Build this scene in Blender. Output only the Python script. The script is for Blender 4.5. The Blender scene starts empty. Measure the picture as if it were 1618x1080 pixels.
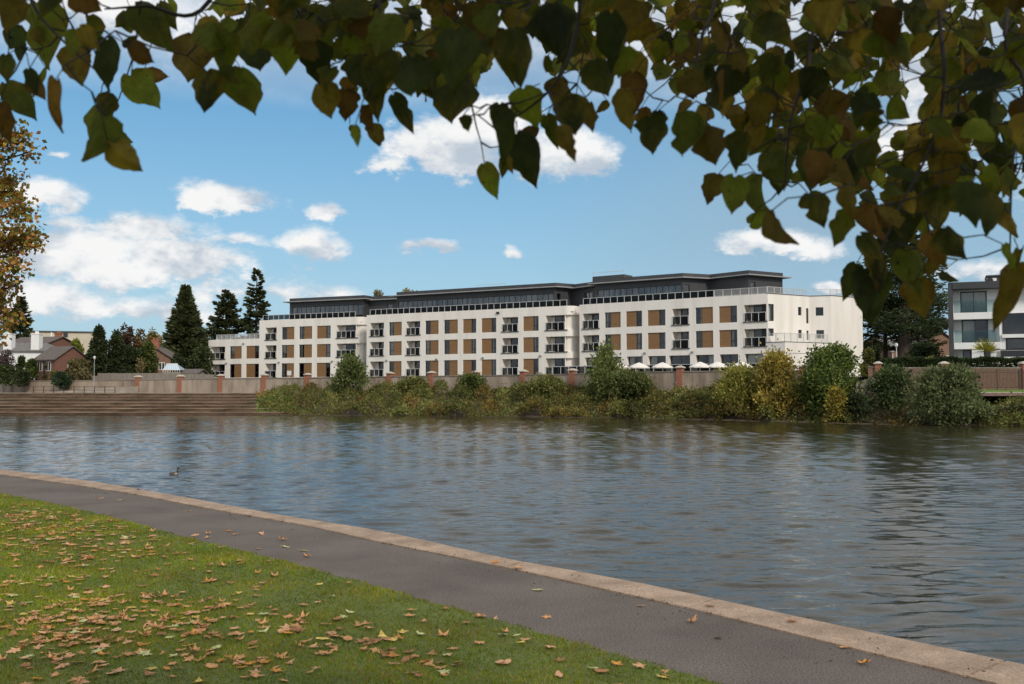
import bpy, math, random
import numpy as np
from mathutils import Vector

random.seed(7)
SC = bpy.context.scene
COL = SC.collection

# ---------------------------------------------------------------- camera
F = 1573.0                      # focal length in photograph pixels (1618 wide)
HOR = 617.0                     # row of the horizon
PITCH = math.atan((HOR - 540) / F)
CAMZ = 1.7
CP, SP = math.cos(PITCH), math.sin(PITCH)
WATER_Z = -0.9

def ray(px, py):
    a = (px - 809) / F
    b = (540 - py) / F
    return a, CP - b * SP, SP + b * CP

def at(px, py, Y):
    d = ray(px, py)
    t = Y / d[1]
    return Vector((d[0] * t, Y, CAMZ + d[2] * t))

def atz(px, py, z):
    d = ray(px, py)
    t = (z - CAMZ) / d[2]
    return Vector((d[0] * t, d[1] * t, z))

def zof(py, Y):
    return at(809, py, Y).z

def col(px):                    # X per Y of the azimuth through px
    d = ray(px, 600)
    return d[0] / d[1]

def lerp(a, b, t):
    return a + (b - a) * t

def pw(x, pts):
    return float(np.interp(x, [p[0] for p in pts], [p[1] for p in pts]))

cam = bpy.data.cameras.new("camera")
cam_o = bpy.data.objects.new("camera", cam)
COL.objects.link(cam_o)
cam_o.location = (0, 0, CAMZ)
cam_o.rotation_euler = (math.pi / 2 + PITCH, 0, 0)
cam.sensor_width = 36
cam.lens = 36 * F / 1618
cam.clip_start = 0.05
cam.clip_end = 6000
cam.dof.use_dof = True
cam.dof.focus_distance = 90
cam.dof.aperture_fstop = 8.0
SC.camera = cam_o

# ---------------------------------------------------------------- materials
def new_mat(name):
    m = bpy.data.materials.new(name)
    m.use_nodes = True
    nt = m.node_tree
    nt.nodes.clear()
    out = nt.nodes.new("ShaderNodeOutputMaterial")
    return m, nt, out

def nd(nt, typ, ins=None, **kw):
    n = nt.nodes.new(typ)
    for k, v in kw.items():
        setattr(n, k, v)
    if ins:
        for k, v in ins.items():
            s = n.inputs[k]
            if isinstance(v, bpy.types.NodeSocket):
                nt.links.new(v, s)
            else:
                s.default_value = v
    return n

def c4(c):
    return (c[0], c[1], c[2], 1.0)

def ramp(nt, fac, stops):
    r = nt.nodes.new("ShaderNodeValToRGB")
    nt.links.new(fac, r.inputs[0])
    e = r.color_ramp.elements
    while len(e) < len(stops):
        e.new(0.5)
    for i, (p, c) in enumerate(stops):
        e[i].position = p
        e[i].color = c4(c) if len(c) == 3 else c
    return r.outputs[0]

def pmat(name, c1, c2, scale=3.0, rough=0.75, bump=0.0, bscale=None, detail=5.0, lo=0.35, hi=0.65,
         stretch=(1, 1, 1), metal=0.0, spec=0.5, lines=None, speck=None):
    """noise-mottled Principled surface; lines = (axis scale, darkness) adds board / course lines along Z"""
    m, nt, out = new_mat(name)
    geo = nd(nt, "ShaderNodeNewGeometry")
    mp = nd(nt, "ShaderNodeMapping", {0: geo.outputs["Position"], "Scale": stretch})
    n1 = nd(nt, "ShaderNodeTexNoise", {"Vector": mp.outputs[0], "Scale": scale, "Detail": detail, "Roughness": 0.6})
    base = ramp(nt, n1.outputs[0], [(lo, c1), (hi, c2)])
    if speck:
        n3 = nd(nt, "ShaderNodeTexNoise", {"Vector": geo.outputs["Position"], "Scale": speck[0], "Detail": 2.0})
        f3 = nd(nt, "ShaderNodeMapRange", {0: n3.outputs[0], 1: 0.35, 2: 0.65, 3: 1 - speck[1], 4: 1 + speck[1]})
        base = nd(nt, "ShaderNodeVectorMath", {0: base, 1: f3.outputs[0]}, operation="MULTIPLY").outputs[0]
    if lines:
        sx = nd(nt, "ShaderNodeSeparateXYZ", {0: geo.outputs["Position"]})
        fr = nd(nt, "ShaderNodeMath", {0: sx.outputs[2], 1: lines[0]}, operation="MULTIPLY")
        fr = nd(nt, "ShaderNodeMath", {0: fr.outputs[0]}, operation="FRACT")
        lt = nd(nt, "ShaderNodeMath", {0: fr.outputs[0], 1: 0.14}, operation="LESS_THAN")
        mm = nd(nt, "ShaderNodeMapRange", {0: lt.outputs[0], 3: 1.0, 4: lines[1]})
        base = nd(nt, "ShaderNodeVectorMath", {0: base, 1: mm.outputs[0]}, operation="MULTIPLY").outputs[0]
    p = nd(nt, "ShaderNodeBsdfPrincipled", {"Base Color": base, "Roughness": rough, "Metallic": metal,
                                           "Specular IOR Level": spec})
    if bump:
        n2 = nd(nt, "ShaderNodeTexNoise", {"Vector": mp.outputs[0], "Scale": bscale or scale * 6, "Detail": 4.0})
        b = nd(nt, "ShaderNodeBump", {"Height": n2.outputs[0], "Strength": bump, "Distance": 0.02})
        nt.links.new(b.outputs[0], p.inputs["Normal"])
    nt.links.new(p.outputs[0], out.inputs[0])
    return m

def foliage_mat(name, trans=0.35, nscale=1.2, amp=0.35, gloss=0.015):
    m, nt, out = new_mat(name)
    at_ = nd(nt, "ShaderNodeAttribute", attribute_name="tint")
    geo = nd(nt, "ShaderNodeNewGeometry")
    n1 = nd(nt, "ShaderNodeTexNoise", {"Vector": geo.outputs["Position"], "Scale": nscale, "Detail": 3.0})
    f = nd(nt, "ShaderNodeMapRange", {0: n1.outputs[0], 1: 0.3, 2: 0.7, 3: 1 - amp, 4: 1 + amp})
    c = nd(nt, "ShaderNodeVectorMath", {0: at_.outputs[0], 1: f.outputs[0]}, operation="MULTIPLY").outputs[0]
    d = nd(nt, "ShaderNodeBsdfDiffuse", {0: c})
    t = nd(nt, "ShaderNodeBsdfTranslucent", {0: c})
    mx = nd(nt, "ShaderNodeMixShader", {0: trans, 1: d.outputs[0], 2: t.outputs[0]})
    g = nd(nt, "ShaderNodeBsdfGlossy", {0: (1, 1, 1, 1), "Roughness": 0.55})
    mx2 = nd(nt, "ShaderNodeMixShader", {0: gloss, 1: mx.outputs[0], 2: g.outputs[0]})
    nt.links.new(mx2.outputs[0], out.inputs[0])
    return m

def glass_mat(name, tint, refl=1.5, thru=0.5):
    """thin glass: tinted see-through mixed with a mirror by Fresnel"""
    m, nt, out = new_mat(name)
    tr = nd(nt, "ShaderNodeBsdfTransparent", {0: c4(tint)})
    gl = nd(nt, "ShaderNodeBsdfGlossy", {0: (0.9, 0.95, 1, 1), "Roughness": 0.02})
    fr = nd(nt, "ShaderNodeFresnel", {"IOR": refl})
    mx = nd(nt, "ShaderNodeMixShader", {0: fr.outputs[0], 1: tr.outputs[0], 2: gl.outputs[0]})
    nt.links.new(mx.outputs[0], out.inputs[0])
    return m

M = {}
M["render"] = pmat("cream_render", (0.715, 0.67, 0.61), (0.83, 0.785, 0.73), 0.55, 0.85, 0.05, 40, stretch=(1.3, 1.3, 0.16), detail=8, lo=.28, hi=.55)
M["white"] = pmat("white_render", (0.76, 0.76, 0.75), (0.82, 0.82, 0.81), 0.6, 0.7)
M["timber"] = pmat("timber_cladding", (0.20, 0.105, 0.040), (0.27, 0.145, 0.060), 2.5, 0.6, stretch=(0.4, 0.4, 6), lines=(3.9, 0.66))
M["char"] = pmat("charcoal_cladding", (0.040, 0.041, 0.044), (0.054, 0.055, 0.059), 0.7, 0.5)
M["roofgrey"] = pmat("roof_membrane", (0.055, 0.058, 0.062), (0.075, 0.078, 0.082), 0.5, 0.7)
M["eaves"] = pmat("eaves_metal", (0.28, 0.28, 0.28), (0.34, 0.34, 0.34), 0.5, 0.5)
M["frame"] = pmat("window_frame", (0.022, 0.023, 0.026), (0.03, 0.031, 0.034), 3, 0.4)
M["steel"] = pmat("brushed_steel", (0.60, 0.60, 0.59), (0.68, 0.68, 0.67), 4, 0.45, metal=0.2)
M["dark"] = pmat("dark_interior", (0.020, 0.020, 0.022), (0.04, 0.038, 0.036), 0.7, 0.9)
M["curtain"] = pmat("curtain_cloth", (0.62, 0.59, 0.53), (0.80, 0.77, 0.70), 5, 0.9, stretch=(4, 4, 0.1))
M["glass"] = glass_mat("window_glass", (0.80, 0.84, 0.83), 1.7)
M["balglass"] = glass_mat("balustrade_glass", (0.075, 0.085, 0.088), 1.22)
M["coated"] = glass_mat("coated_glass", (0.55, 0.60, 0.62), 2.0)
M["blind"] = pmat("pale_blind", (0.50, 0.50, 0.48), (0.66, 0.66, 0.64), 1.5, 0.9)
M["clearglass"] = glass_mat("clear_glass", (0.70, 0.80, 0.80), 1.45)
M["brick"] = pmat("red_brick", (0.26, 0.095, 0.055), (0.36, 0.15, 0.09), 6, 0.85, stretch=(1, 1, 3), lines=(6.6, 0.8))
M["brick3"] = pmat("old_red_brick", (0.13, 0.060, 0.040), (0.20, 0.10, 0.068), 4, 0.85, stretch=(1, 1, 3), lines=(6.6, 0.85))
M["brick2"] = pmat("brown_brick", (0.17, 0.095, 0.062), (0.25, 0.145, 0.10), 4, 0.85, stretch=(1, 1, 3), lines=(6.6, 0.85))
M["floodwall"] = pmat("flood_wall_concrete", (0.15, 0.115, 0.085), (0.38, 0.31, 0.245), 0.8, 0.9, stretch=(1, 1, 0.2), detail=10, lo=.3, hi=.6)
M["cap"] = pmat("pale_stone_cap", (0.42, 0.36, 0.29), (0.55, 0.48, 0.40), 3, 0.85)
M["gardenwall"] = pmat("garden_wall_render", (0.26, 0.20, 0.145), (0.37, 0.295, 0.22), 0.8, 0.9, stretch=(1, 1, 0.3), detail=8)
M["coping"] = pmat("wall_coping", (0.16, 0.135, 0.115), (0.27, 0.225, 0.19), 1.2, 0.9)
M["boards"] = pmat("weathered_boards", (0.20, 0.17, 0.14), (0.31, 0.27, 0.23), 2.2, 0.9, stretch=(5, 5, 0.3))
M["rooftile"] = pmat("roof_tile", (0.095, 0.075, 0.065), (0.15, 0.12, 0.105), 2.5, 0.85, lines=(4, 0.8))
M["slate"] = pmat("grey_slate", (0.13, 0.12, 0.115), (0.19, 0.18, 0.17), 2.5, 0.8, lines=(4, 0.85))
M["beige"] = pmat("beige_cladding", (0.50, 0.44, 0.34), (0.58, 0.51, 0.41), 0.4, 0.8)
M["bark"] = pmat("bark", (0.050, 0.036, 0.027), (0.10, 0.075, 0.058), 6, 0.95, 0.5, 12, stretch=(1, 1, 0.3))
M["twig"] = pmat("twig_bark", (0.018, 0.012, 0.010), (0.035, 0.024, 0.018), 30, 0.8)
M["iron"] = pmat("black_iron", (0.020, 0.016, 0.014), (0.035, 0.028, 0.024), 5, 0.6)
M["canvas"] = pmat("parasol_canvas", (0.72, 0.67, 0.61), (0.80, 0.75, 0.69), 3, 0.9)
M["deck"] = pmat("deck_timber", (0.16, 0.10, 0.085), (0.23, 0.15, 0.13), 3, 0.8)
M["plastic_white"] = pmat("white_paint", (0.72, 0.72, 0.70), (0.80, 0.80, 0.78), 3, 0.6)
M["asphalt"] = pmat("asphalt", (0.118, 0.094, 0.077), (0.178, 0.143, 0.119), 0.9, 0.9, 0.8, 160, detail=12, speck=(75, 0.50))
M["kerb"] = pmat("aggregate_kerb", (0.29, 0.20, 0.135), (0.49, 0.35, 0.25), 2.3, 0.9, 0.7, 120, detail=10, speck=(70, 0.26))
M["earth"] = pmat("earth_bank", (0.050, 0.036, 0.024), (0.10, 0.075, 0.045), 1.2, 0.95, 0.4, 5)
M["turf"] = pmat("lawn_soil", (0.085, 0.105, 0.022), (0.125, 0.15, 0.030), 2.5, 0.95, 0.6, 60, detail=8)
M["farlawn"] = pmat("far_lawn", (0.09, 0.15, 0.02), (0.13, 0.20, 0.03), 1, 0.95)
M["land"] = pmat("far_land", (0.06, 0.065, 0.03), (0.10, 0.095, 0.05), 0.05, 0.95)
M["pave"] = pmat("promenade_paving", (0.27, 0.23, 0.19), (0.36, 0.31, 0.26), 0.6, 0.9)
M["foliage"] = foliage_mat("foliage")
M["litter"] = foliage_mat("leaf_litter", 0.2, 25.0, 0.3, 0.02)
M["blades"] = foliage_mat("grass_blades", 0.40, 1.6, 0.30, 0.004)

# concrete steps: mossy, stained risers with pale worn nosings
def steps_material():
    m, nt, out = new_mat("mossy_concrete")
    geo = nd(nt, "ShaderNodeNewGeometry")
    mp = nd(nt, "ShaderNodeMapping", {0: geo.outputs["Position"], "Scale": (0.25, 0.6, 1.0)})
    n1 = nd(nt, "ShaderNodeTexNoise", {"Vector": mp.outputs[0], "Scale": 1.6, "Detail": 8.0, "Roughness": 0.7})
    base = ramp(nt, n1.outputs[0], [(0.30, (0.034, 0.021, 0.013)), (0.46, (0.075, 0.046, 0.030)), (0.60, (0.14, 0.082, 0.056)), (0.72, (0.060, 0.058, 0.018))])
    p = nd(nt, "ShaderNodeBsdfPrincipled", {"Base Color": base, "Roughness": 0.95})
    nt.links.new(p.outputs[0], out.inputs[0])
    return m
M["steps"] = steps_material()
M["nosing"] = pmat("step_nosing", (0.13, 0.11, 0.05), (0.42, 0.33, 0.22), 0.5, 0.95, stretch=(0.5, 1, 1), detail=8)

def water_material():
    """murky river water; the waves are real geometry, only the finest ripples are bump"""
    m, nt, out = new_mat("river_water")
    geo = nd(nt, "ShaderNodeNewGeometry")
    mp2 = nd(nt, "ShaderNodeMapping", {0: geo.outputs["Position"], "Rotation": (0, 0, -0.16), "Scale": (0.45, 1.0, 1)})
    n2 = nd(nt, "ShaderNodeTexNoise", {"Vector": mp2.outputs[0], "Scale": 9.0, "Detail": 4.0, "Roughness": 0.55, "Distortion": 0.5})
    b2 = nd(nt, "ShaderNodeBump", {"Height": n2.outputs[0], "Strength": 1.0, "Distance": 0.0085})
    p = nd(nt, "ShaderNodeBsdfPrincipled", {"Base Color": (0.032, 0.027, 0.014, 1), "Roughness": 0.04, "IOR": 1.333, "Specular Tint": (1.0, 0.915, 0.78, 1),
                                           "Normal": b2.outputs[0]})
    nt.links.new(p.outputs[0], out.inputs[0])
    return m
M["water"] = water_material()

# ---------------------------------------------------------------- building helpers
class MB:
    def __init__(self):
        self.v, self.f, self.m = [], [], []
    def quad(self, a, b, c, d, m=0):
        i = len(self.v)
        self.v += [tuple(a), tuple(b), tuple(c), tuple(d)]
        self.f.append((i, i + 1, i + 2, i + 3)); self.m.append(m)
    def poly(self, pts, m=0):
        i = len(self.v)
        self.v += [tuple(p) for p in pts]
        self.f.append(tuple(range(i, i + len(pts)))); self.m.append(m)
    def hexa(self, p, m=0):          # p: 4 bottom points (ccw), 4 top points
        i = len(self.v)
        self.v += [tuple(q) for q in p]
        for f in ((3, 2, 1, 0), (4, 5, 6, 7), (0, 1, 5, 4), (1, 2, 6, 5), (2, 3, 7, 6), (3, 0, 4, 7)):
            self.f.append(tuple(i + k for k in f)); self.m.append(m)
    def box(self, x0, x1, y0, y1, z0, z1, m=0, rot=0.0, c=(0, 0, 0)):
        cs, sn = math.cos(rot), math.sin(rot)
        P = []
        for z in (z0, z1):
            for x, y in ((x0, y0), (x1, y0), (x1, y1), (x0, y1)):
                P.append((c[0] + x * cs - y * sn, c[1] + x * sn + y * cs, c[2] + z))
        self.hexa(P, m)
    def prism(self, pts, z0, z1, m=0):
        n = len(pts); i = len(self.v)
        self.v += [(p[0], p[1], z0) for p in pts] + [(p[0], p[1], z1) for p in pts]
        self.f.append(tuple(range(i + n - 1, i - 1, -1))); self.m.append(m)
        self.f.append(tuple(range(i + n, i + 2 * n))); self.m.append(m)
        for k in range(n):
            j = (k + 1) % n
            self.f.append((i + k, i + j, i + n + j, i + n + k)); self.m.append(m)
    def tube(self, pts, radii, sides=8, cap=True, m=0):
        pts = [Vector(p) for p in pts]
        i0 = len(self.v)
        up = Vector((0.13, 0.31, 0.94))
        for k, p in enumerate(pts):
            t = (pts[min(k + 1, len(pts) - 1)] - pts[max(k - 1, 0)])
            t = t.normalized() if t.length > 1e-9 else Vector((0, 0, 1))
            a = t.cross(up)
            if a.length < 1e-3: a = t.cross(Vector((1, 0, 0)))
            a.normalize(); b = t.cross(a)
            r = radii[k] if hasattr(radii, "__len__") else radii
            for s in range(sides):
                an = 2 * math.pi * s / sides
                self.v.append(tuple(p + a * (r * math.cos(an)) + b * (r * math.sin(an))))
        for k in range(len(pts) - 1):
            for s in range(sides):
                s2 = (s + 1) % sides
                self.f.append((i0 + k * sides + s, i0 + k * sides + s2, i0 + (k + 1) * sides + s2, i0 + (k + 1) * sides + s)); self.m.append(m)
        if cap:
            self.f.append(tuple(i0 + s for s in range(sides))); self.m.append(m)
            e = i0 + (len(pts) - 1) * sides
            self.f.append(tuple(e + sides - 1 - s for s in range(sides))); self.m.append(m)
    def build(self, name, mat, parent=None, smooth=False, loc=None):
        org = Vector(ORG.get(parent.name, (0, 0, 0))) if parent else Vector(loc or (0, 0, 0))
        me = bpy.data.meshes.new(name)
        me.from_pydata([(v[0] - org.x, v[1] - org.y, v[2] - org.z) for v in self.v], [], self.f)
        mats = mat if isinstance(mat, (list, tuple)) else [mat]
        for x in mats: me.materials.append(x)
        if len(mats) > 1: me.polygons.foreach_set("material_index", self.m)
        if smooth: me.polygons.foreach_set("use_smooth", [True] * len(me.polygons))
        me.update()
        o = bpy.data.objects.new(name, me)
        COL.objects.link(o)
        if parent: o.parent = parent
        else: o.location = org
        ORG[o.name] = tuple(org)
        return o

ORG = {}

def tag(o, label=None, cat=None, group=None, kind=None):
    if label: o["label"] = label
    if cat: o["category"] = cat
    if group: o["group"] = group
    if kind: o["kind"] = kind
    return o

def thing(name, loc, label, cat, group=None):
    o = bpy.data.objects.new(name, None)
    COL.objects.link(o)
    o.location = loc
    o.empty_display_size = 0.5
    ORG[o.name] = tuple(loc)
    return tag(o, label, cat, group)

def np_mesh(name, V, Fq, tint, mat, parent=None, loc=None, smooth=False):
    """numpy vertices (n,3), faces (m,k), tint (n,3) -> one object"""
    org = np.array(ORG.get(parent.name, (0, 0, 0)) if parent else (loc or (0, 0, 0)), dtype=np.float64)
    V = np.asarray(V, dtype=np.float64) - org
    me = bpy.data.meshes.new(name)
    n, (m, k) = len(V), Fq.shape
    me.vertices.add(n)
    me.vertices.foreach_set("co", V.astype(np.float32).ravel())
    me.loops.add(m * k)
    me.loops.foreach_set("vertex_index", Fq.astype(np.int32).ravel())
    me.polygons.add(m)
    me.polygons.foreach_set("loop_start", np.arange(0, m * k, k, dtype=np.int32))
    me.polygons.foreach_set("loop_total", np.full(m, k, dtype=np.int32))
    if smooth: me.polygons.foreach_set("use_smooth", np.ones(m, dtype=bool))
    if tint is not None:
        ca = me.color_attributes.new("tint", "FLOAT_COLOR", "POINT")
        c = np.ones((n, 4), dtype=np.float32); c[:, :3] = tint
        ca.data.foreach_set("color", c.ravel())
    me.materials.append(mat)
    me.update(calc_edges=True)
    me.validate()
    o = bpy.data.objects.new(name, me)
    COL.objects.link(o)
    if parent: o.parent = parent
    else: o.location = tuple(org)
    ORG[o.name] = tuple(org)
    return o

def copy_tree(o, parent=None):
    c = o.copy(); COL.objects.link(c)
    ORG[c.name] = ORG.get(o.name, (0, 0, 0))
    if parent: c.parent = parent
    for ch in list(o.children): copy_tree(ch, c)
    return c

# ---------------------------------------------------------------- leaves and trees
def unit(a):
    return a / np.maximum(np.linalg.norm(a, axis=1, keepdims=True), 1e-9)

def rhombs(C, A, L, W, tint, rng, fold=0.18):
    """leaf-shaped faces: base C, axis A (unit), length L, width W; tint (n,3)"""
    n = len(C)
    R = rng.normal(size=(n, 3))
    B = unit(np.cross(A, R))
    N = np.cross(A, B)
    L = np.broadcast_to(np.asarray(L, float), (n,))[:, None]
    W = np.broadcast_to(np.asarray(W, float), (n,))[:, None]
    v0 = C
    v1 = C + A * L * 0.45 + B * W * 0.5 + N * W * fold
    v2 = C + A * L
    v3 = C + A * L * 0.45 - B * W * 0.5 + N * W * fold
    V = np.stack([v0, v1, v2, v3], axis=1).reshape(-1, 3)
    Fq = np.arange(4 * n).reshape(n, 4)
    return V, Fq, np.repeat(tint, 4, axis=0)

def palette(rng, n, cols, jitter=0.18):
    cols = np.array(cols, float)
    w = cols[:, 3] if cols.shape[1] == 4 else np.ones(len(cols))
    idx = rng.choice(len(cols), size=n, p=w / w.sum())
    c = cols[idx, :3] * (1 + rng.normal(size=(n, 1)) * jitter)
    return np.clip(c, 0.004, 0.8)

def lump_points(rng, lumps, n, shell=0.35):
    lumps = np.array(lumps, float)
    w = lumps[:, 3] * lumps[:, 4] + lumps[:, 4] * lumps[:, 5] + lumps[:, 3] * lumps[:, 5]
    idx = rng.choice(len(lumps), size=n, p=w / w.sum())
    D = unit(rng.normal(size=(n, 3)))
    r = 1 - np.abs(rng.normal(size=(n, 1))) * shell
    r = np.clip(r, 0.05, 1.1)
    P = lumps[idx, :3] + D * lumps[idx, 3:6] * r
    return P, D, idx

def make_lumps(rng, c, rx, ry, rz, n, size, flat=1.0, low=-1.0):
    out = []
    while len(out) < n:
        d = rng.uniform(-1, 1, 3)
        q = np.linalg.norm(d)
        if q > 1 or q < 0.25 or d[2] < low: continue
        s = size * rng.uniform(0.6, 1.25)
        out.append((c[0] + d[0] * rx, c[1] + d[1] * ry, c[2] + d[2] * rz, s * rx, s * ry, s * rz * flat))
    return out

def dome_lumps(rng, base, rx, ry, h, n, size, prof):
    out = []
    for _ in range(n):
        z = rng.uniform(0.06, 0.93)
        p = prof(z)
        a = rng.uniform(0, 2 * math.pi); q = math.sqrt(rng.uniform(.15, 1.0))
        s = size * rng.uniform(.6, 1.3)
        rr = max(p - s * .8, 0.02)
        zs = min(s * min(rx, h * .6), max((1 - z) * h * 1.05, h * .05))
        out.append((base[0] + math.cos(a) * q * rr * rx, base[1] + math.sin(a) * q * rr * ry, base[2] + z * h, s * rx * min(1, .45 + p), s * ry * min(1, .45 + p), zs))
    return out
DOME = lambda z: math.sqrt(max(0, 1 - (max(0, z - .15) / .9) ** 2)) * (.82 + .18 * min(1, z * 4))
SPIRE = lambda z: (1 - z ** 1.9) ** .8
FEATHER = lambda z: math.sin(math.pi * min(1, .22 + z * .80)) ** .9

def broadleaf(name, label, cat, base, h, w, cols, n=5000, leaf=0.4, seed=1, trunk_h=0.25, nl=26, size=0.34, group=None,
              dw=None, droop=0.0, part="crown", low=-1.0, sub=None, prof=None, fuzz=0.0):
    rng = np.random.default_rng(seed)
    t = thing(name, base, label, cat, group)
    bx, by, bz = base
    cz = bz + h * (trunk_h + (1 - trunk_h) / 2)
    rz = h * (1 - trunk_h) / 2 * 0.86
    rx = w / 2 * 0.82; ry = (dw or w) / 2 * 0.82
    if prof: lumps = dome_lumps(rng, base, w / 2, (dw or w) / 2, h, nl, size, prof)
    else: lumps = make_lumps(rng, (bx, by, cz), rx * 0.86, ry * 0.86, rz * 0.86, nl, size, low=low)
    mb = MB()
    top = Vector((bx + rng.normal() * w * .03, by, bz + h * 0.7))
    mb.tube([base, lerp(Vector(base), top, .5) + Vector((rng.normal() * .02 * w, 0, 0)), top], [h * .022, h * .015, h * .005], 7)
    for k in range(min(10, nl)):
        L = lumps[k]
        s = lerp(Vector(base), top, rng.uniform(.35, .8))
        e = Vector(L[:3])
        mb.tube([s, lerp(s, e, .5) + Vector((0, 0, h * .02)), e], [h * .009, h * .006, h * .002], 5)
    mb.build("trunk", M["bark"], t, True)
    P, D, idx = lump_points(rng, lumps, n)
    A = unit(D * 0.6 + rng.normal(size=P.shape) * 0.55 + np.array([0, 0, -droop]))
    tint = palette(rng, n, cols)
    if fuzz: P = P + A * (np.abs(rng.normal(size=(n, 1))) * fuzz) + rng.normal(size=P.shape) * fuzz * .35; P[:, 2] = np.maximum(P[:, 2], bz - .2)
    tint *= (1 + rng.normal(size=len(lumps)) * 0.16)[idx][:, None]
    V, Fq, tc = rhombs(P, A, leaf * rng.uniform(.6, 1.3, n), leaf * 0.62, np.clip(tint, .004, .8), rng)
    np_mesh(part, V, Fq, tc, M["foliage"], t)
    return t

def needle_tree(name, label, cat, base, h, prof, elev, nb, nper, leaf, cols, seed, tiers=0, lat=0.22, r0=0.02, tmin=0.05, droop=0.25, group=None,
                clump=0.0, loose=False):
    """conifer: whorls of branches, sprays along each one. prof(t) length at height t, elev(t) angle of the branch"""
    rng = np.random.default_rng(seed)
    t_ = thing(name, base, label, cat, group)
    b = np.array(base, float)
    mb = MB()
    mb.tube([base, (base[0], base[1], base[2] + h * .5), (base[0], base[1], base[2] + h * .985)], [h * r0, h * r0 * .6, h * .002], 8)
    Ps, As, Ts = [], [], []
    for k in range(nb):
        u = rng.uniform(tmin, 0.99)
        if tiers: u = tmin + (np.floor(rng.uniform(0, tiers)) + 0.5 + rng.normal() * 0.30) / tiers * (0.99 - tmin); u = min(max(u, tmin), .99)
        an = rng.uniform(0, 2 * math.pi)
        L = prof(u) * (rng.uniform(0.45, 1.12) if loose else rng.uniform(0.72, 1.1))
        if L < 0.1: continue
        e = elev(u) + rng.normal() * 0.06
        d = np.array([math.cos(an) * math.cos(e), math.sin(an) * math.cos(e), math.sin(e)])
        s0 = b + np.array([0, 0, u * h])
        if L > prof(u) * 0.8 and k % 3 == 0:
            mb.tube([Vector(s0), Vector(s0 + d * L * .9 - np.array([0, 0, droop * .06 * L]))], [h * .005, h * .001], 4)
        m = max(4, int(nper * (0.4 + L / max(prof(tmin), .1))))
        s = rng.uniform(0.12, 1.0, m) ** 0.7
        side = np.array([-math.sin(an), math.cos(an), 0])
        wdt = L * lat * (1.15 - s) * 1.6
        P = s0 + d * (s * L)[:, None] + side * (rng.uniform(-1, 1, m) * wdt)[:, None]
        P[:, 2] += rng.normal(size=m) * L * clump - droop * (s ** 2) * L * 0.12
        A = unit(d + side * rng.normal(size=m)[:, None] * 0.7 + np.stack([np.zeros(m), np.zeros(m), rng.normal(size=m) * .3 - droop], 1))
        Ps.append(P); As.append(A)
        Ts.append(np.clip(palette(rng, m, cols) * (1 + rng.normal() * 0.2), .004, .5))
    P = np.concatenate(Ps); A = np.concatenate(As); T = np.concatenate(Ts)
    V, Fq, tc = rhombs(P, A, leaf * rng.uniform(.6, 1.4, len(P)), leaf * 0.42, T, rng)
    mb.build("trunk", M["bark"], t_, True)
    np_mesh("crown", V, Fq, tc, M["foliage"], t_)
    return t_
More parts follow.
